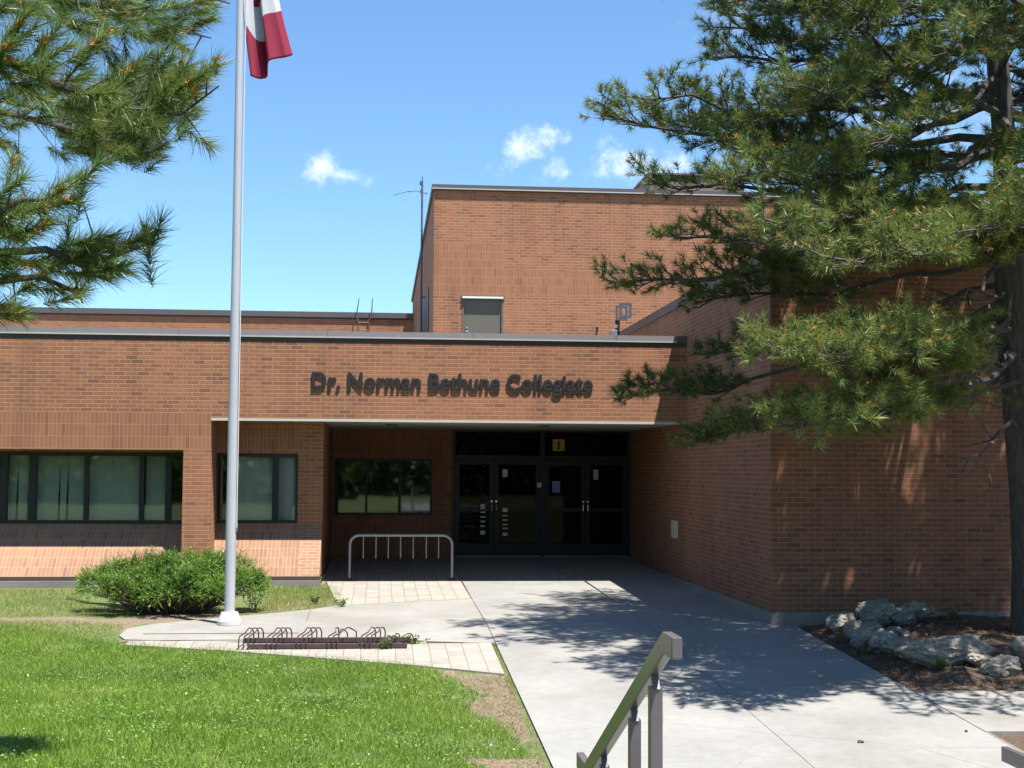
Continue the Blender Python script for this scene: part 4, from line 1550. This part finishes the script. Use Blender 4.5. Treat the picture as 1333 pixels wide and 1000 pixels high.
def V3(px, py, Y):
    return onY(px, py, Y)


def proj(p):
    d = np.asarray(p) - EYE
    z = d @ FW
    return CX + FPX * (d @ RT) / z, CY - FPX * (d @ UP) / z



# --- right pine
tb = onG(1323, 812, H)
TX, TY = float(tb[0]), 16.7
TZ = H(TX, TY)
pine = empty('pine_tree', (TX, TY, TZ), 0, 'large pine on the right whose boughs shade the walk and the brick wing', 'tree', 'pine trees')
trunk = MB()
tp = []
for i, z in enumerate(np.linspace(TZ - .1, 14.0, 16)):
    f = (z - TZ) / 14
    x = TX - .05 - .42 * min(1, f * 2) + .03 * math.sin(z * 1.3)
    tp.append((x, TY + .02 * math.sin(z * 1.7), z))
tr_ = [.34, .27, .24, .225, .205, .185, .148, .14, .132, .122, .11, .098, .085, .07, .055, .03]
trunk.tube(tp, tr_, 16)
tp = np.array(tp)


def on_trunk(z):
    return np.array((np.interp(z, tp[:, 2], tp[:, 0]), np.interp(z, tp[:, 2], tp[:, 1]), z))


nd = Needles()
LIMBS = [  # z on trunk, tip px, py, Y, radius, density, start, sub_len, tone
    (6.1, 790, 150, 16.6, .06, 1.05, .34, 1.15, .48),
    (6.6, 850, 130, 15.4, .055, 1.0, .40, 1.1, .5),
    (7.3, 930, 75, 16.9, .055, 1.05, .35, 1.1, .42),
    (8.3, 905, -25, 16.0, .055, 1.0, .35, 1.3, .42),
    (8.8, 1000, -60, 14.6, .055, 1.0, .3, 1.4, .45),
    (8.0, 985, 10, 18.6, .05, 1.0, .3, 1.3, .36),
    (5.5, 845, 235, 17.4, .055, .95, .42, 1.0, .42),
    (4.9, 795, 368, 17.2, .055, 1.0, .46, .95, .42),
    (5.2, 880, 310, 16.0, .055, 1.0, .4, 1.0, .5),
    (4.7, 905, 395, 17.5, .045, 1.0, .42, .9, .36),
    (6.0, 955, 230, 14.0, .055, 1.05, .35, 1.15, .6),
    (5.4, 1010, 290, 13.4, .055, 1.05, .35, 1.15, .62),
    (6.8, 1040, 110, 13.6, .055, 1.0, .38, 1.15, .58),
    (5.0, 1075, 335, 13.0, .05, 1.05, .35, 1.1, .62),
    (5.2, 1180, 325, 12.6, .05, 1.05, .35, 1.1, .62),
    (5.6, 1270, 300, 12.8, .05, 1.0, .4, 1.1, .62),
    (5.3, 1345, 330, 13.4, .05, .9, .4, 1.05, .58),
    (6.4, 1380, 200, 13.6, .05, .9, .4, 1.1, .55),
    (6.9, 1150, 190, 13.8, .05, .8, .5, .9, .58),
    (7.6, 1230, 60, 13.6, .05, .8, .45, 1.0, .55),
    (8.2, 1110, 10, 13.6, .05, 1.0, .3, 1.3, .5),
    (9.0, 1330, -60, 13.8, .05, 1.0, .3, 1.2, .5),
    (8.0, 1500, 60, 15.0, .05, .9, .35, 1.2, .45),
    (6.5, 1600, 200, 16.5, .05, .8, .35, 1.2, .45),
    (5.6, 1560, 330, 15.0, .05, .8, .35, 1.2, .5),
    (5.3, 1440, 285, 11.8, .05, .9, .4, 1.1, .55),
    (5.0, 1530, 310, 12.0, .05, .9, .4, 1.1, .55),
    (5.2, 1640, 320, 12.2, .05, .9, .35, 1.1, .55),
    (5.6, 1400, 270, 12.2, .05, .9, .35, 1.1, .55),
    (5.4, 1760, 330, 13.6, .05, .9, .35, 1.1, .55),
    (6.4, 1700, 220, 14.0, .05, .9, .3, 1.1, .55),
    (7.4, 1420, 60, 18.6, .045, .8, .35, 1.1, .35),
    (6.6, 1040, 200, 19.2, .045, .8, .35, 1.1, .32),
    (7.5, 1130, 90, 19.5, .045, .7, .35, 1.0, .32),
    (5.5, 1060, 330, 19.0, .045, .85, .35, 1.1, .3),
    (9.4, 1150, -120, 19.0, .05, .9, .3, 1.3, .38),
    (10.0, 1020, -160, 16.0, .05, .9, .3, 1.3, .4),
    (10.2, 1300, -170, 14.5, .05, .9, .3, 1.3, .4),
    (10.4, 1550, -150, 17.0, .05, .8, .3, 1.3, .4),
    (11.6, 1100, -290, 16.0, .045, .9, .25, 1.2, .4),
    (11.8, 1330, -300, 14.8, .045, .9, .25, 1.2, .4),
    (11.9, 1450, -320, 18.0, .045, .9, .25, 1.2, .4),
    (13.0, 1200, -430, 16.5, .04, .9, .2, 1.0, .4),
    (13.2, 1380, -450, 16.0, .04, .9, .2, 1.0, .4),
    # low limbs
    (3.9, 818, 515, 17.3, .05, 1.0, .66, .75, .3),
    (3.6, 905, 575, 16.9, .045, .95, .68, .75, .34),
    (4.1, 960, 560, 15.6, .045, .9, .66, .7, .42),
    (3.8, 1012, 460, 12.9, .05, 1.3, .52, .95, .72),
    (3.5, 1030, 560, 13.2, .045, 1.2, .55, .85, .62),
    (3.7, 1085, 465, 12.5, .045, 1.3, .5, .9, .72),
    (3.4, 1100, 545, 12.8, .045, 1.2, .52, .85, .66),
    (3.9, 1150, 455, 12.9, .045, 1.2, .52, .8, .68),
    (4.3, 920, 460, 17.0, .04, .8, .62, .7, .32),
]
for z, px, py, Y, r0, dn, st, sl, tn in LIMBS:
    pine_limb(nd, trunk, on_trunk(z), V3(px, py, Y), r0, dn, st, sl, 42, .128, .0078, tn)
k_ = 0
for z in np.arange(4.5, 13.4, .175):                     # the rest of the whorls, all round the trunk
    k_ += 1
    az = k_ * 2.39996 + rng.uniform(-.25, .25)
    L_ = (4.7 if z < 8 else 4.7 - (z - 8) * .55) * rng.uniform(.72, 1.0)
    q0 = on_trunk(z); q1 = q0 + np.array((math.cos(az) * L_, math.sin(az) * L_, L_ * rng.uniform(.0, .16)))
    if q1[2] < 5.3 and q1[1] > 17.6: continue
    ax_, ay_ = proj(q1)
    lim = 880 if ay_ > 130 else 935
    if ax_ < lim: q1 = q0 + (q1 - q0) * max(.35, min(1, (1290 - lim) / (1290 - ax_)))
    if 40 < ay_ < 270 and 1080 < ax_ < 1360 and q1[1] < 17.2 and rng.random() < .8: continue
    pine_limb(nd, trunk, q0, q1, .05, .85, .34, 1.05, 40, .125, .0078, .5)
for z in np.concatenate([np.arange(4.9, 6.0, .11), np.arange(6.0, 9.6, .36)]):
    az = rng.uniform(R(-75), R(165))
    L_ = rng.uniform(1.7, 3.0)
    q0 = on_trunk(z); q1 = q0 + np.array((math.cos(az) * L_, math.sin(az) * L_ * .75, L_ * rng.uniform(.0, .14)))
    q1[1] = min(q1[1], 18.0 if q1[2] < 5.4 else 19.0)
    pine_limb(nd, trunk, q0, q1, .03, 1.0, .12, .95, 42, .125, .0085, .42)
for z, px, py, Y in ((3.2, 1180, 515, 14.6), (3.0, 1210, 470, 15.0), (3.5, 1160, 470, 14.8), (2.7, 1250, 600, 15.4), (4.2, 1200, 390, 15.2), (4.4, 1160, 420, 18.0), (4.6, 1230, 415, 15.0), (3.9, 1100, 430, 17.0), (2.8, 1400, 480, 15.5)):
    q0, q1 = on_trunk(z), V3(px, py, Y)
    pts = curve_pts(q0, q1, -.05, 8, .025)
    trunk.tube(pts, list(np.linspace(.035, .008, 8)), 5)
    for _ in range(6):
        i = rng.integers(3, 7); d = unit(rng.normal(size=3) * (1, 1, .6) + unit(q1 - q0) * .8)
        trunk.tube(curve_pts(pts[i], pts[i] + d * rng.uniform(.25, .7), -.05, 5, .03), list(np.linspace(.01, .003, 5)), 4, cap=False)
nd.tuft(V3(1325, 525, 16.2), (-.3, -.3, .8), 30, .1, .0055, .12, .6)
for px, py in ((1300, 512), (1312, 518), (1320, 505), (1295, 520)):
    nd.tuft(V3(px, py, 16.3), (-.4, -.3, .7), 30, .1, .0055, .12, .5)
    trunk.tube([on_trunk(2.7), V3(px, py, 16.3)], [.01, .004], 4, cap=False)
keep(trunk.build('trunk', MAT['bark'], None, True), pine)
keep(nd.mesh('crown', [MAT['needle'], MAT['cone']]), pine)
print('right pine needles', sum(len(x) for x in nd.l))

# --- left pine, its boughs close to the camera
LX, LY = -2.9, 5.7
LZ = H(LX, LY)
pine2 = empty('pine_tree', (LX, LY, LZ), 0, 'near pine whose long needled boughs hang into the upper left corner', 'tree', 'pine trees')
tw = MB(); nd = Needles()
tpts = [(LX, LY, z) for z in np.linspace(LZ - .1, 9, 8)]
tw.tube(tpts, list(np.linspace(.2, .09, 8)), 14)
Z_ = 450 / 1000.
limb_specs = [  # px polyline of each bough, Y at far/near end
    ([(-420, 60), (-200, 60), (0, 75), (60, 105), (110, 122), (170, 140), (235, 150), (285, 112)], 5.6, 5.3),
    ([(-420, 120), (-150, 150), (0, 145), (60, 160), (110, 172), (155, 190), (195, 200)], 8.1, 8.4),
    ([(-420, 60), (-150, 110), (0, 130), (90, 150), (150, 168)], 8.4, 8.8),
    ([(-420, -80), (-150, -60), (40, -25), (140, 0), (200, 30), (275, 50)], 6.6, 7.2),
    ([(-420, -120), (-100, -110), (100, -60), (220, -20), (300, 5)], 5.8, 6.0),
    ([(-420, 300), (-200, 330), (0, 330), (60, 325), (110, 345), (160, 330), (215, 308)], 5.6, 5.6),
    ([(-420, 250), (-200, 270), (-20, 285), (30, 260), (85, 262)], 5.3, 5.1),
    ([(-420, 400), (-200, 390), (-30, 370), (50, 360), (100, 380), (108, 395)], 5.8, 5.9),
    ([(-420, 420), (-200, 420), (-30, 405), (15, 408)], 5.5, 5.4),
]
for pl, ya, yb_ in limb_specs:
    n = len(pl)
    pts = [V3(px, py, ya + (yb_ - ya) * i / (n - 1)) for i, (px, py) in enumerate(pl)]
    pts[0] = np.array((LX, LY, pts[0][2]))
    tw.tube(pts, list(np.linspace(.028, .003, n)), 7)
TUF = [(60, 30), (150, 40), (230, 60), (300, 30), (350, 20), (440, 50), (520, 80), (580, 40), (620, 60), (470, 110), (100, 100), (40, 140), (130, 200),
       (200, 150), (90, 260), (30, 270), (240, 290), (330, 270), (400, 220), (420, 320), (480, 270), (550, 290), (590, 230), (625, 215), (540, 220),
       (350, 330), (290, 380), (390, 430), (420, 440), (350, 440), (250, 390), (20, 415), (60, 540), (20, 600), (140, 590), (200, 590), (60, 680),
       (130, 660), (20, 740), (100, 760), (200, 740), (260, 760), (320, 720), (410, 700), (450, 690), (370, 770), (225, 840), (300, 800), (150, 800),
       (40, 800), (40, 905), (5, 890), (320, 690), (10, 40), (110, 10), (200, 5), (270, 90), (330, 80), (400, 60), (180, 100), (60, 190), (20, 200),
       (500, 20), (560, 90), (450, 5), (600, 10), (10, 330), (160, 250), (300, 130), (240, 20), (380, 10), (90, 60), (540, 130), (10, 660), (60, 610)]
allp = [np.array([V3(px, py, ya + (yb_ - ya) * i / (len(pl) - 1)) for i, (px, py) in enumerate(pl)]) for pl, ya, yb_ in limb_specs]
fine = []
for A_ in allp:
    for i in range(len(A_) - 1):
        for t in np.linspace(0, 1, 12, endpoint=False):
            fine.append(np.append(A_[i] * (1 - t) + A_[i + 1] * t, 0))
fine = np.array(fine)[:, :3]


fpx = np.array([proj(p) for p in fine])
for zx, zy in TUF:
    px, py = zx * .45 - 12, zy * .45
    k = int(np.argmin((fpx[:, 0] - px + 22) ** 2 + (fpx[:, 1] - py) ** 2))
    base = fine[k]
    tip = V3(px, py, base[1] + rng.uniform(-.15, .15))
    d = tip - base
    L = np.linalg.norm(d)
    if L > .35:
        base = tip - d / L * .35
        j = int(np.argmin(np.linalg.norm(fine - base, axis=1)))
        tw.tube(curve_pts(fine[j], base, -.02, 5, .01), [.006] * 5, 4, cap=False)
    ax = unit(unit(d) * .6 + np.array((.55, -.12, .18)) + rng.normal(0, .22, 3))
    tw.tube([base, tip], [.005, .0015], 5, cap=False)
    tn = np.clip(.48 + rng.normal(0, .12), .1, .9)
    nd.tuft(tip + ax * .05, ax, 200, .112, .0036, .17, tn + .08, (.3, 1.35))
    nd.tuft(tip - ax * .08, ax, 90, .105, .0036, .14, tn, (.4, 1.5))
    if rng.random() < .45:
        for _ in range(3):
            q = tip + ax * rng.uniform(-.04, .06) + rng.normal(0, .012, 3)
            nd.tuft(q, unit(ax + rng.normal(0, .5, 3)), 22, .026, .008, .035, .5, (.3, 1.6), 1)
for k in range(0, len(fine)):
    if fpx[k][0] < -330 or rng.random() > (.34 if fine[k][1] < 7.2 else .85): continue
    off = unit(np.array((rng.normal(0, .5) + .5, rng.normal(0, .7), rng.normal(.15, .6)))) * rng.uniform(.1, .3)
    b0_ = fine[k]; t0_ = b0_ + off
    qx, qy = proj(t0_ + off * .5)
    if qx > 292 or (qy > 205 and qy < 225 and qx > 140) or (qy > 225 and qx > 215) or (qx > 120 and 205 < qy < 285) or qy > 425 or (qy > 380 and 45 < qx < 85) or (qx > 120 and qy > 375): continue
    tw.tube([b0_, t0_], [.005, .0015], 4, cap=False)
    ax = unit(off / np.linalg.norm(off) * .8 + np.array((.3, 0, .25)) + rng.normal(0, .2, 3))
    nd.tuft(t0_ + ax * .04, ax, 130, .108, .0036, .15, np.clip(.52 + rng.normal(0, .13), .1, .9), (.35, 1.4))
    if rng.random() < .3: nd.tuft(t0_ + ax * .03, ax, 50, .026, .008, .05, .5, (.4, 1.6), 1)
for k in range(170):                                     # heavy outer bough whose shade lies on the lawn
    p_ = V3(rng.uniform(150, 262), rng.uniform(88, 150), rng.uniform(8.4, 9.2)) if k % 2 else V3(rng.uniform(110, 215), rng.uniform(130, 205), rng.uniform(8.6, 9.2))
    j = int(np.argmin(np.linalg.norm(fine - p_, axis=1)))
    ax = unit(np.array((.7, .2, .3)) + rng.normal(0, .4, 3))
    if k % 3 == 0: tw.tube(curve_pts(fine[j], p_, -.02, 4, .01), [.006, .005, .004, .002], 4, cap=False)
    nd.tuft(p_, ax, 120, .112, .0045, .18, np.clip(.5 + rng.normal(0, .13), .1, .9), (.35, 1.5))
# foliage of the unseen rest of the tree
for z in np.linspace(3.4, 8.6, 14):
    az = rng.uniform(0, 2 * np.pi)
    if math.cos(az) > .1 and math.sin(az) > -.5: az += np.pi
    q1 = np.array((LX + 2.0 * math.cos(az), LY + 2.0 * math.sin(az), z + .5))
    if q1[0] > -2.2 and q1[1] < 5: continue
    pine_limb(nd, tw, (LX, LY, z), q1, .03, .6, .35, .8, 34, .13, .004, .45)
keep(tw.build('trunk', MAT['bark'], None, True), pine2)
keep(nd.mesh('crown', [MAT['needle2'], MAT['cone']]), pine2)

# --- evergreen shrub by the flagpole
MAT['shrub'] = leaf_mat('shrub_leaves', [(0, (.03, .06, .013)), (.45, (.095, .185, .025)), (1, (.21, .33, .05))], .42, .34)
sb = onG(225, 803)
SX, SY, SZ = float(sb[0]) - .13, float(sb[1]) + .72, g(19) - .07
shr = empty('shrub', (SX, SY, SZ), 0, 'wide dense green evergreen shrub spreading behind the flagpole', 'shrub')
st = MB(); V, T = [], []
# lobes of sprays, each a small dome of its own
cl = []
LOBES = [(-1.02, .05, .40, .27), (-.80, -.3, .36, .27), (-.72, .2, .52, .28), (-.42, .1, .60, .30), (-.48, -.42, .36, .30), (-.12, -.5, .34, .30), (-.1, .1, .62, .27),
         (.2, .15, .60, .28), (.26, -.45, .40, .30), (.5, .05, .64, .26), (.62, -.42, .36, .28), (.82, .1, .60, .27), (.95, -.25, .40, .27), (1.13, .05, .42, .22), (.0, .6, .5, .3), (.6, .6, .5, .3), (-.6, .6, .45, .3),
         (-.25, -.25, .52, .24), (.42, -.22, .54, .24)]
for lx_, ly_, lz_, lr_ in LOBES:
    lr_ *= rng.uniform(.9, 1.1)
    for k in range(40):
        dv = unit(rng.normal(size=3) + np.array((0, -.15, .45)))
        if dv[2] < -.35: continue
        rr_ = lr_ * rng.uniform(.72, 1.12)
        cl.append((lx_ + dv[0] * rr_, ly_ + dv[1] * rr_, max(.06, lz_ + dv[2] * rr_ * .85), dv))
for cx_, cy_, cz_, out in cl:
    c = np.array((SX + cx_, SY + cy_, SZ + cz_))
    root = np.array((SX + cx_ * .25, SY + cy_ * .25, SZ + .02))
    st.tube(curve_pts(root, c, .05, 5, .02), [.012, .01, .008, .006, .003], 4, cap=False)
    n = 11
    tn0 = np.clip(.5 + rng.normal(0, .12), .15, .9)
    for m_ in range(n):
        d = unit(out * 1.0 + rng.normal(0, .42, 3) + np.array((0, 0, .12)))
        s0 = c - out * .06 + rng.normal(0, .03, 3)
        ls = rng.uniform(.09, .19)
        nl = 12
        t = np.linspace(0, 1, nl)
        side = unit(np.cross(d, rng.normal(size=3)))
        for q in range(nl):
            b = s0 + d * ls * t[q]
            sg = 1 if q % 2 else -1
            ld = unit(d * .8 + side * sg * .7 + rng.normal(0, .15, 3))
            wv = unit(np.cross(ld, rng.normal(size=3))) * .0055
            ll = rng.uniform(.022, .036)
            V += [b + wv, b - wv, b + ld * ll]
            T += [np.clip(tn0 + .5 * (t[q] - .5) + rng.normal(0, .08), 0, 1)] * 3
keep(st.build('stems', MAT['twig'], None, True), shr)
keep(tri_mesh('foliage', np.array(V), MAT['shrub'], np.array(T)), shr)
# lighter broadleaf saplings growing through the shrub
MAT['bleaf'] = leaf_mat('broad_leaves', [(0, (.05, .11, .02)), (1, (.16, .27, .05))], .4, .3)


def leafy(name, x, y, z, h, n, spread, label, cat, group=None, lsz=.035):
    e = empty(name, (x, y, z), 0, label, cat, group)
    s_ = MB(); V_, T_ = [], []
    for k in range(n):
        tip = np.array((x + rng.normal(0, spread), y + rng.normal(0, spread), z + h * rng.uniform(.6, 1.0)))
        cp = curve_pts((x + rng.normal(0, .02), y, z), tip, .03, 5, .02)
        s_.tube(cp, [.005, .004, .004, .003, .002], 4, cap=False)
        for m_ in range(12):
            t = .25 + .75 * m_ / 11
            i = min(3, int(t * 4)); b = np.array(cp[i]) + (np.array(cp[i + 1]) - np.array(cp[i])) * (t * 4 - i)
            d = unit(rng.normal(0, 1, 3) * (1, 1, .5) + np.array((0, 0, .45)))
            sd_ = unit(np.cross(d, rng.normal(size=3)))
            l = lsz * rng.uniform(.8, 1.5)
            a_, b2_, c_, e_ = b, b + d * l * .5 + sd_ * l * .28, b + d * l, b + d * l * .5 - sd_ * l * .28
            V_ += [a_, b2_, c_, e_]; T_ += [np.clip(rng.normal(.5, .22), 0, 1)] * 4
    keep(s_.build('stems', MAT['twig'], None, True), e)
    keep(tri_mesh('leaves', np.array(V_), MAT['bleaf'], np.array(T_), 4), e)


yy = SY - .1
q = onY(330, 775, yy); leafy('sapling', q[0], yy, SZ, .62, 12, .14, 'bright broadleaf sapling at the right end of the evergreen shrub', 'sapling')
q = onY(200, 720, yy + .2); leafy('sapling', q[0], yy + .2, SZ, 1.02, 5, .07, 'thin sapling poking out of the top of the evergreen shrub', 'sapling')
for px, py, h, lab in ((420, 757, .17, 'small weed at the foot of the brick corner by the entrance'), (445, 790, .13, 'green weeds where grass meets the paver strip'), (410, 785, .14, 'leafy weeds in the dry grass patch right of the flagpole'),
                       (500, 845, .15, 'weeds growing through the low bike rack'), (540, 838, .10, 'tuft of weeds at the right end of the low bike rack'), (1127, 852, .1, 'small green weed in front of the left rock pile'), (1224, 873, .12, 'green weed below the long pale boulder'), (1240, 806, .18, 'spiky weed by the wall behind the flat rock')):
    q = onG(px, py, H if px > 1000 else None)
    leafy('weed', q[0], q[1], q[2] - .01, h, 7, .06, lab, 'weed', 'weeds')

# ------------------------------------------------------------------ grass (stuff)
MAT['grass'] = leaf_mat('lawn_blades', [(0, (.055, .115, .012)), (.35, (.12, .215, .018)), (.65, (.185, .295, .03)), (.86, (.27, .33, .06)), (1, (.36, .33, .14))], .5, .38)
MAT['drygrass'] = leaf_mat('dry_blades', [(0, (.09, .15, .02)), (.45, (.20, .25, .05)), (1, (.38, .33, .16))], .6, .35)
LAWN = [W2(*q) for q in ((-40, 812), (0, 814), (90, 826), (165, 838), (300, 847), (450, 857), (552, 868), (612, 888), (628, 905), (612, 925), (665, 950), (700, 985), (716, 1003))] + [(1.25, 9.0), (1.1, 5.0), (-7.5, 5.0), (-10, 16)]
lx0, lx1 = min(p[0] for p in LAWN), max(p[0] for p in LAWN)


def blades(poly, n, hgt, wid, lean, exclude=(), toneoff=0.0, xr=None, yr=None, fringe=0.0):
    xs = [p[0] for p in poly]; ys = [p[1] for p in poly]
    xr = xr or (min(xs), max(xs)); yr = yr or (min(ys), max(ys))
    x = rng.uniform(*xr, n); y = rng.uniform(*yr, n)
    if fringe:
        x2 = x + rng.normal(0, fringe, n); y2 = y + rng.normal(0, fringe, n)
        k = in_poly(x2, y2, poly)
    else:
        k = in_poly(x, y, poly)
    for e in exclude: k &= ~in_poly(x, y, e)
    x, y = x[k], y[k]; n = len(x)
    z = np.array([H(a, b) for a, b in zip(x, y)]) - .004
    th_ = np.array([mnoise.noise(Vector((a * 1.7, b * 1.7, 21))) for a, b in zip(x, y)])
    k = th_ + rng.uniform(-.2, .9, n) > -.12
    x, y, z = x[k], y[k], z[k]; n = len(x)
    pn = np.array([mnoise.noise(Vector((a * .9, b * .9, 0))) + .6 * mnoise.noise(Vector((a * 3.1, b * 3.1, 5))) for a, b in zip(x, y)])
    an = rng.uniform(0, 2 * np.pi, n)
    h = hgt * rng.uniform(.55, 1.25, n) * (1 + .25 * pn)
    le = lean * rng.uniform(.2, 1.2, n) * h
    d = np.stack([np.cos(an) * le, np.sin(an) * le, h], 1)
    a2 = rng.uniform(0, 2 * np.pi, n)
    s_ = np.stack([np.cos(a2), np.sin(a2), np.zeros(n)], 1) * (wid / 2)
    b = np.stack([x, y, z], 1)
    V = np.empty((n, 3, 3)); V[:, 0] = b + s_; V[:, 1] = b - s_; V[:, 2] = b + d
    tone = np.clip(.47 + toneoff + .30 * pn + rng.normal(0, .16, n), 0, 1)
    return V.reshape(-1, 3), np.repeat(tone, 3)


parts = [blades(LAWN, 380000, .055, .0065, .8, xr=(-6.0, 1.35), yr=(7.2, 18.6), fringe=.12, exclude=[DIRT[0]]),
         blades(LAWN, 60000, .06, .008, .8, xr=(-10, 1.3), yr=(5, 17), exclude=[DIRT[0]])]
Vg = np.concatenate([p[0] for p in parts]); Tg = np.concatenate([p[1] for p in parts])
gr = tri_mesh('lawn_grass', Vg, MAT['grass'], Tg); tag(gr, 'bright green mown lawn in the left foreground', 'grass', kind='stuff')
n = 60
x = rng.uniform(-5, 1.2, n); y = rng.uniform(7.3, 16.5, n); k = in_poly(x, y, LAWN); x, y = x[k], y[k]; n = len(x)
V, mi_ = [], []
for a, c in zip(x, y):
    z = H(a, c) + rng.uniform(.05, .075); r_ = rng.uniform(.005, .009); yl = int(rng.random() < .15)
    for q in range(5):
        t0, t1 = 2 * np.pi * q / 5, 2 * np.pi * (q + 1) / 5
        V += [(a + r_ * math.cos(t0), c + r_ * math.sin(t0), z), (a + r_ * math.cos(t1), c + r_ * math.sin(t1), z), (a, c, z + r_ * .8)]; mi_.append(yl)
fl_ = tri_mesh('lawn_flowers', np.array(V), [MAT['white'], MAT['yellow']], None, 3, mi_); tag(fl_, 'tiny white clover and yellow dandelion heads dotted over the lawn', 'flowers', kind='stuff')
# broad weed leaves and clover in the lawn
n = 26000
x = rng.uniform(-5, 1.3, n); y = rng.uniform(7.3, 16.8, n); k = in_poly(x, y, LAWN)
cl_n = np.array([mnoise.noise(Vector((a * 1.4, b * 1.4, 9))) for a, b in zip(x, y)])
k &= cl_n + rng.normal(0, .25, n) > .0
x, y = x[k], y[k]; n = len(x)
b = np.stack([x, y, np.array([H(a, c) for a, c in zip(x, y)]) + rng.uniform(.025, .06, n)], 1)
an = rng.uniform(0, 2 * np.pi, n); tl_ = rng.normal(0, .35, (n, 2))
d1 = unit(np.stack([np.cos(an), np.sin(an), tl_[:, 0]], 1)); d2 = unit(np.stack([-np.sin(an), np.cos(an), tl_[:, 1]], 1))
sz = rng.uniform(.008, .019, n)[:, None]
V = np.empty((n, 4, 3)); V[:, 0] = b - d1 * sz; V[:, 1] = b + d2 * sz * .6; V[:, 2] = b + d1 * sz; V[:, 3] = b - d2 * sz * .6
cv = tri_mesh('clover', V.reshape(-1, 3), MAT['bleaf'], np.repeat(np.clip(rng.normal(.7, .2, n), 0, 1), 4), 4)
tag(cv, 'small broad clover leaves scattered through the lawn', 'clover', kind='stuff')
WEED1 = [(-10, 17.6), W2(0, 803), W2(90, 800), W2(165, 800), W2(130, 790), W2(95, 775), (-4.5, 22.9), (-10, 22.9)]
WEED2 = [W2(335, 797), W2(345, 770), W2(330, 758), W2(422, 757), W2(448, 775), W2(440, 786), W2(400, 791)]
WEED3 = [W2(160, 812), W2(150, 830), W2(60, 823), W2(-40, 812), W2(-40, 806), W2(100, 808)]
fringe_px = [(560, 868), (655, 878), (725, 1005), (640, 1005), (690, 985), (612, 925)]
WEED4 = [W2(*q) for q in fringe_px]
pr = [blades(WEED1, 60000, .05, .007, .9, fringe=.1, toneoff=.02), blades(WEED2, 14000, .06, .007, .9, fringe=.06, toneoff=.0),
      blades(WEED3, 9000, .04, .007, .9, fringe=.1, toneoff=.05), blades(WEED4, 5200, .035, .006, 1.0, fringe=.08, toneoff=.05)]
RK = [W2(325, 846), W2(325, 833), W2(545, 835), W2(560, 846), W2(480, 850)]
pr.append(blades(RK, 900, .05, .007, .8, fringe=.05))
BEDG = [(5.5, 14.0), (12, 13.6), (12, 14.3), (6.6, 14.6), (5.5, 16.5)]
pr.append(blades(BEDG, 3000, .05, .007, .9, fringe=.08, toneoff=.1))
# grass along the joint edge of the walk
EDGE = [(XE - .09, 14.0), (XE + .0, 14.0), (XE + .0, 17.0), (XE - .06, 17.0)]
pr.append(blades(EDGE, 1500, .03, .005, .8, toneoff=.0))
Vd = np.concatenate([p[0] for p in pr]); Td = np.concatenate([p[1] for p in pr])
dg_ = tri_mesh('dry_grass', Vd, MAT['drygrass'], Td); tag(dg_, 'sparse yellowish grass between the path and the building', 'grass', kind='stuff')

# fallen pine needles on the planting bed and the bare soil
n = 16000
x = np.concatenate([rng.uniform(5.5, 11, n), rng.uniform(.3, 1.4, 1500), ]); y = np.concatenate([rng.uniform(14, 18, n), rng.uniform(10.5, 15, 1500)])
k = in_poly(x, y, BED) | in_poly(x, y, DIRT[0])
x, y = x[k], y[k]; n = len(x)
b = np.stack([x, y, np.array([H(a, c) for a, c in zip(x, y)]) + rng.uniform(.006, .03, n)], 1)
an = rng.uniform(0, 2 * np.pi, n); d = np.stack([np.cos(an), np.sin(an), rng.normal(0, .25, n)], 1) * .09
s_ = np.stack([-np.sin(an), np.cos(an), np.zeros(n)], 1) * .004
V = np.empty((n, 3, 3)); V[:, 0] = b + s_; V[:, 1] = b - s_; V[:, 2] = b + d
MAT['litter'] = leaf_mat('needle_litter', [(0, (.05, .027, .013)), (1, (.24, .155, .085))], .8, .1)
lt = tri_mesh('needle_litter', V.reshape(-1, 3), MAT['litter'], np.repeat(rng.uniform(0, 1, n), 3)); tag(lt, 'fallen brown pine needles on the bed soil', 'needle litter', kind='stuff')

# wooded far side of the street, seen only as reflections in the glass
V, T = [], []
n = 60000
x = rng.uniform(-50, 50, n); zz_ = rng.uniform(-.3, 9, n)
edge = np.array([6.2 + 2.6 * mnoise.noise(Vector((a * .12, 0, 3))) + 1.4 * mnoise.noise(Vector((a * .5, 0, 3))) for a in x])
k = zz_ < edge; x, zz_ = x[k], zz_[k]; n = len(x)
yv = -30 + rng.normal(0, 1.6, n) + 1.6 * np.sin(x * .5)
b = np.stack([x, yv, zz_], 1)
d1 = unit(rng.normal(size=(n, 3))) * .28; d2 = unit(np.cross(d1, rng.normal(size=(n, 3)))) * .2
Vw = np.empty((n, 4, 3)); Vw[:, 0] = b - d1; Vw[:, 1] = b + d2; Vw[:, 2] = b + d1; Vw[:, 3] = b - d2
wd_ = tri_mesh('far_trees', Vw.reshape(-1, 3), MAT['shrub'], np.repeat(np.clip(rng.normal(.5, .2, n), 0, 1), 4), 4)
tag(wd_, 'leafy trees across the street behind the viewer', 'trees', kind='stuff')
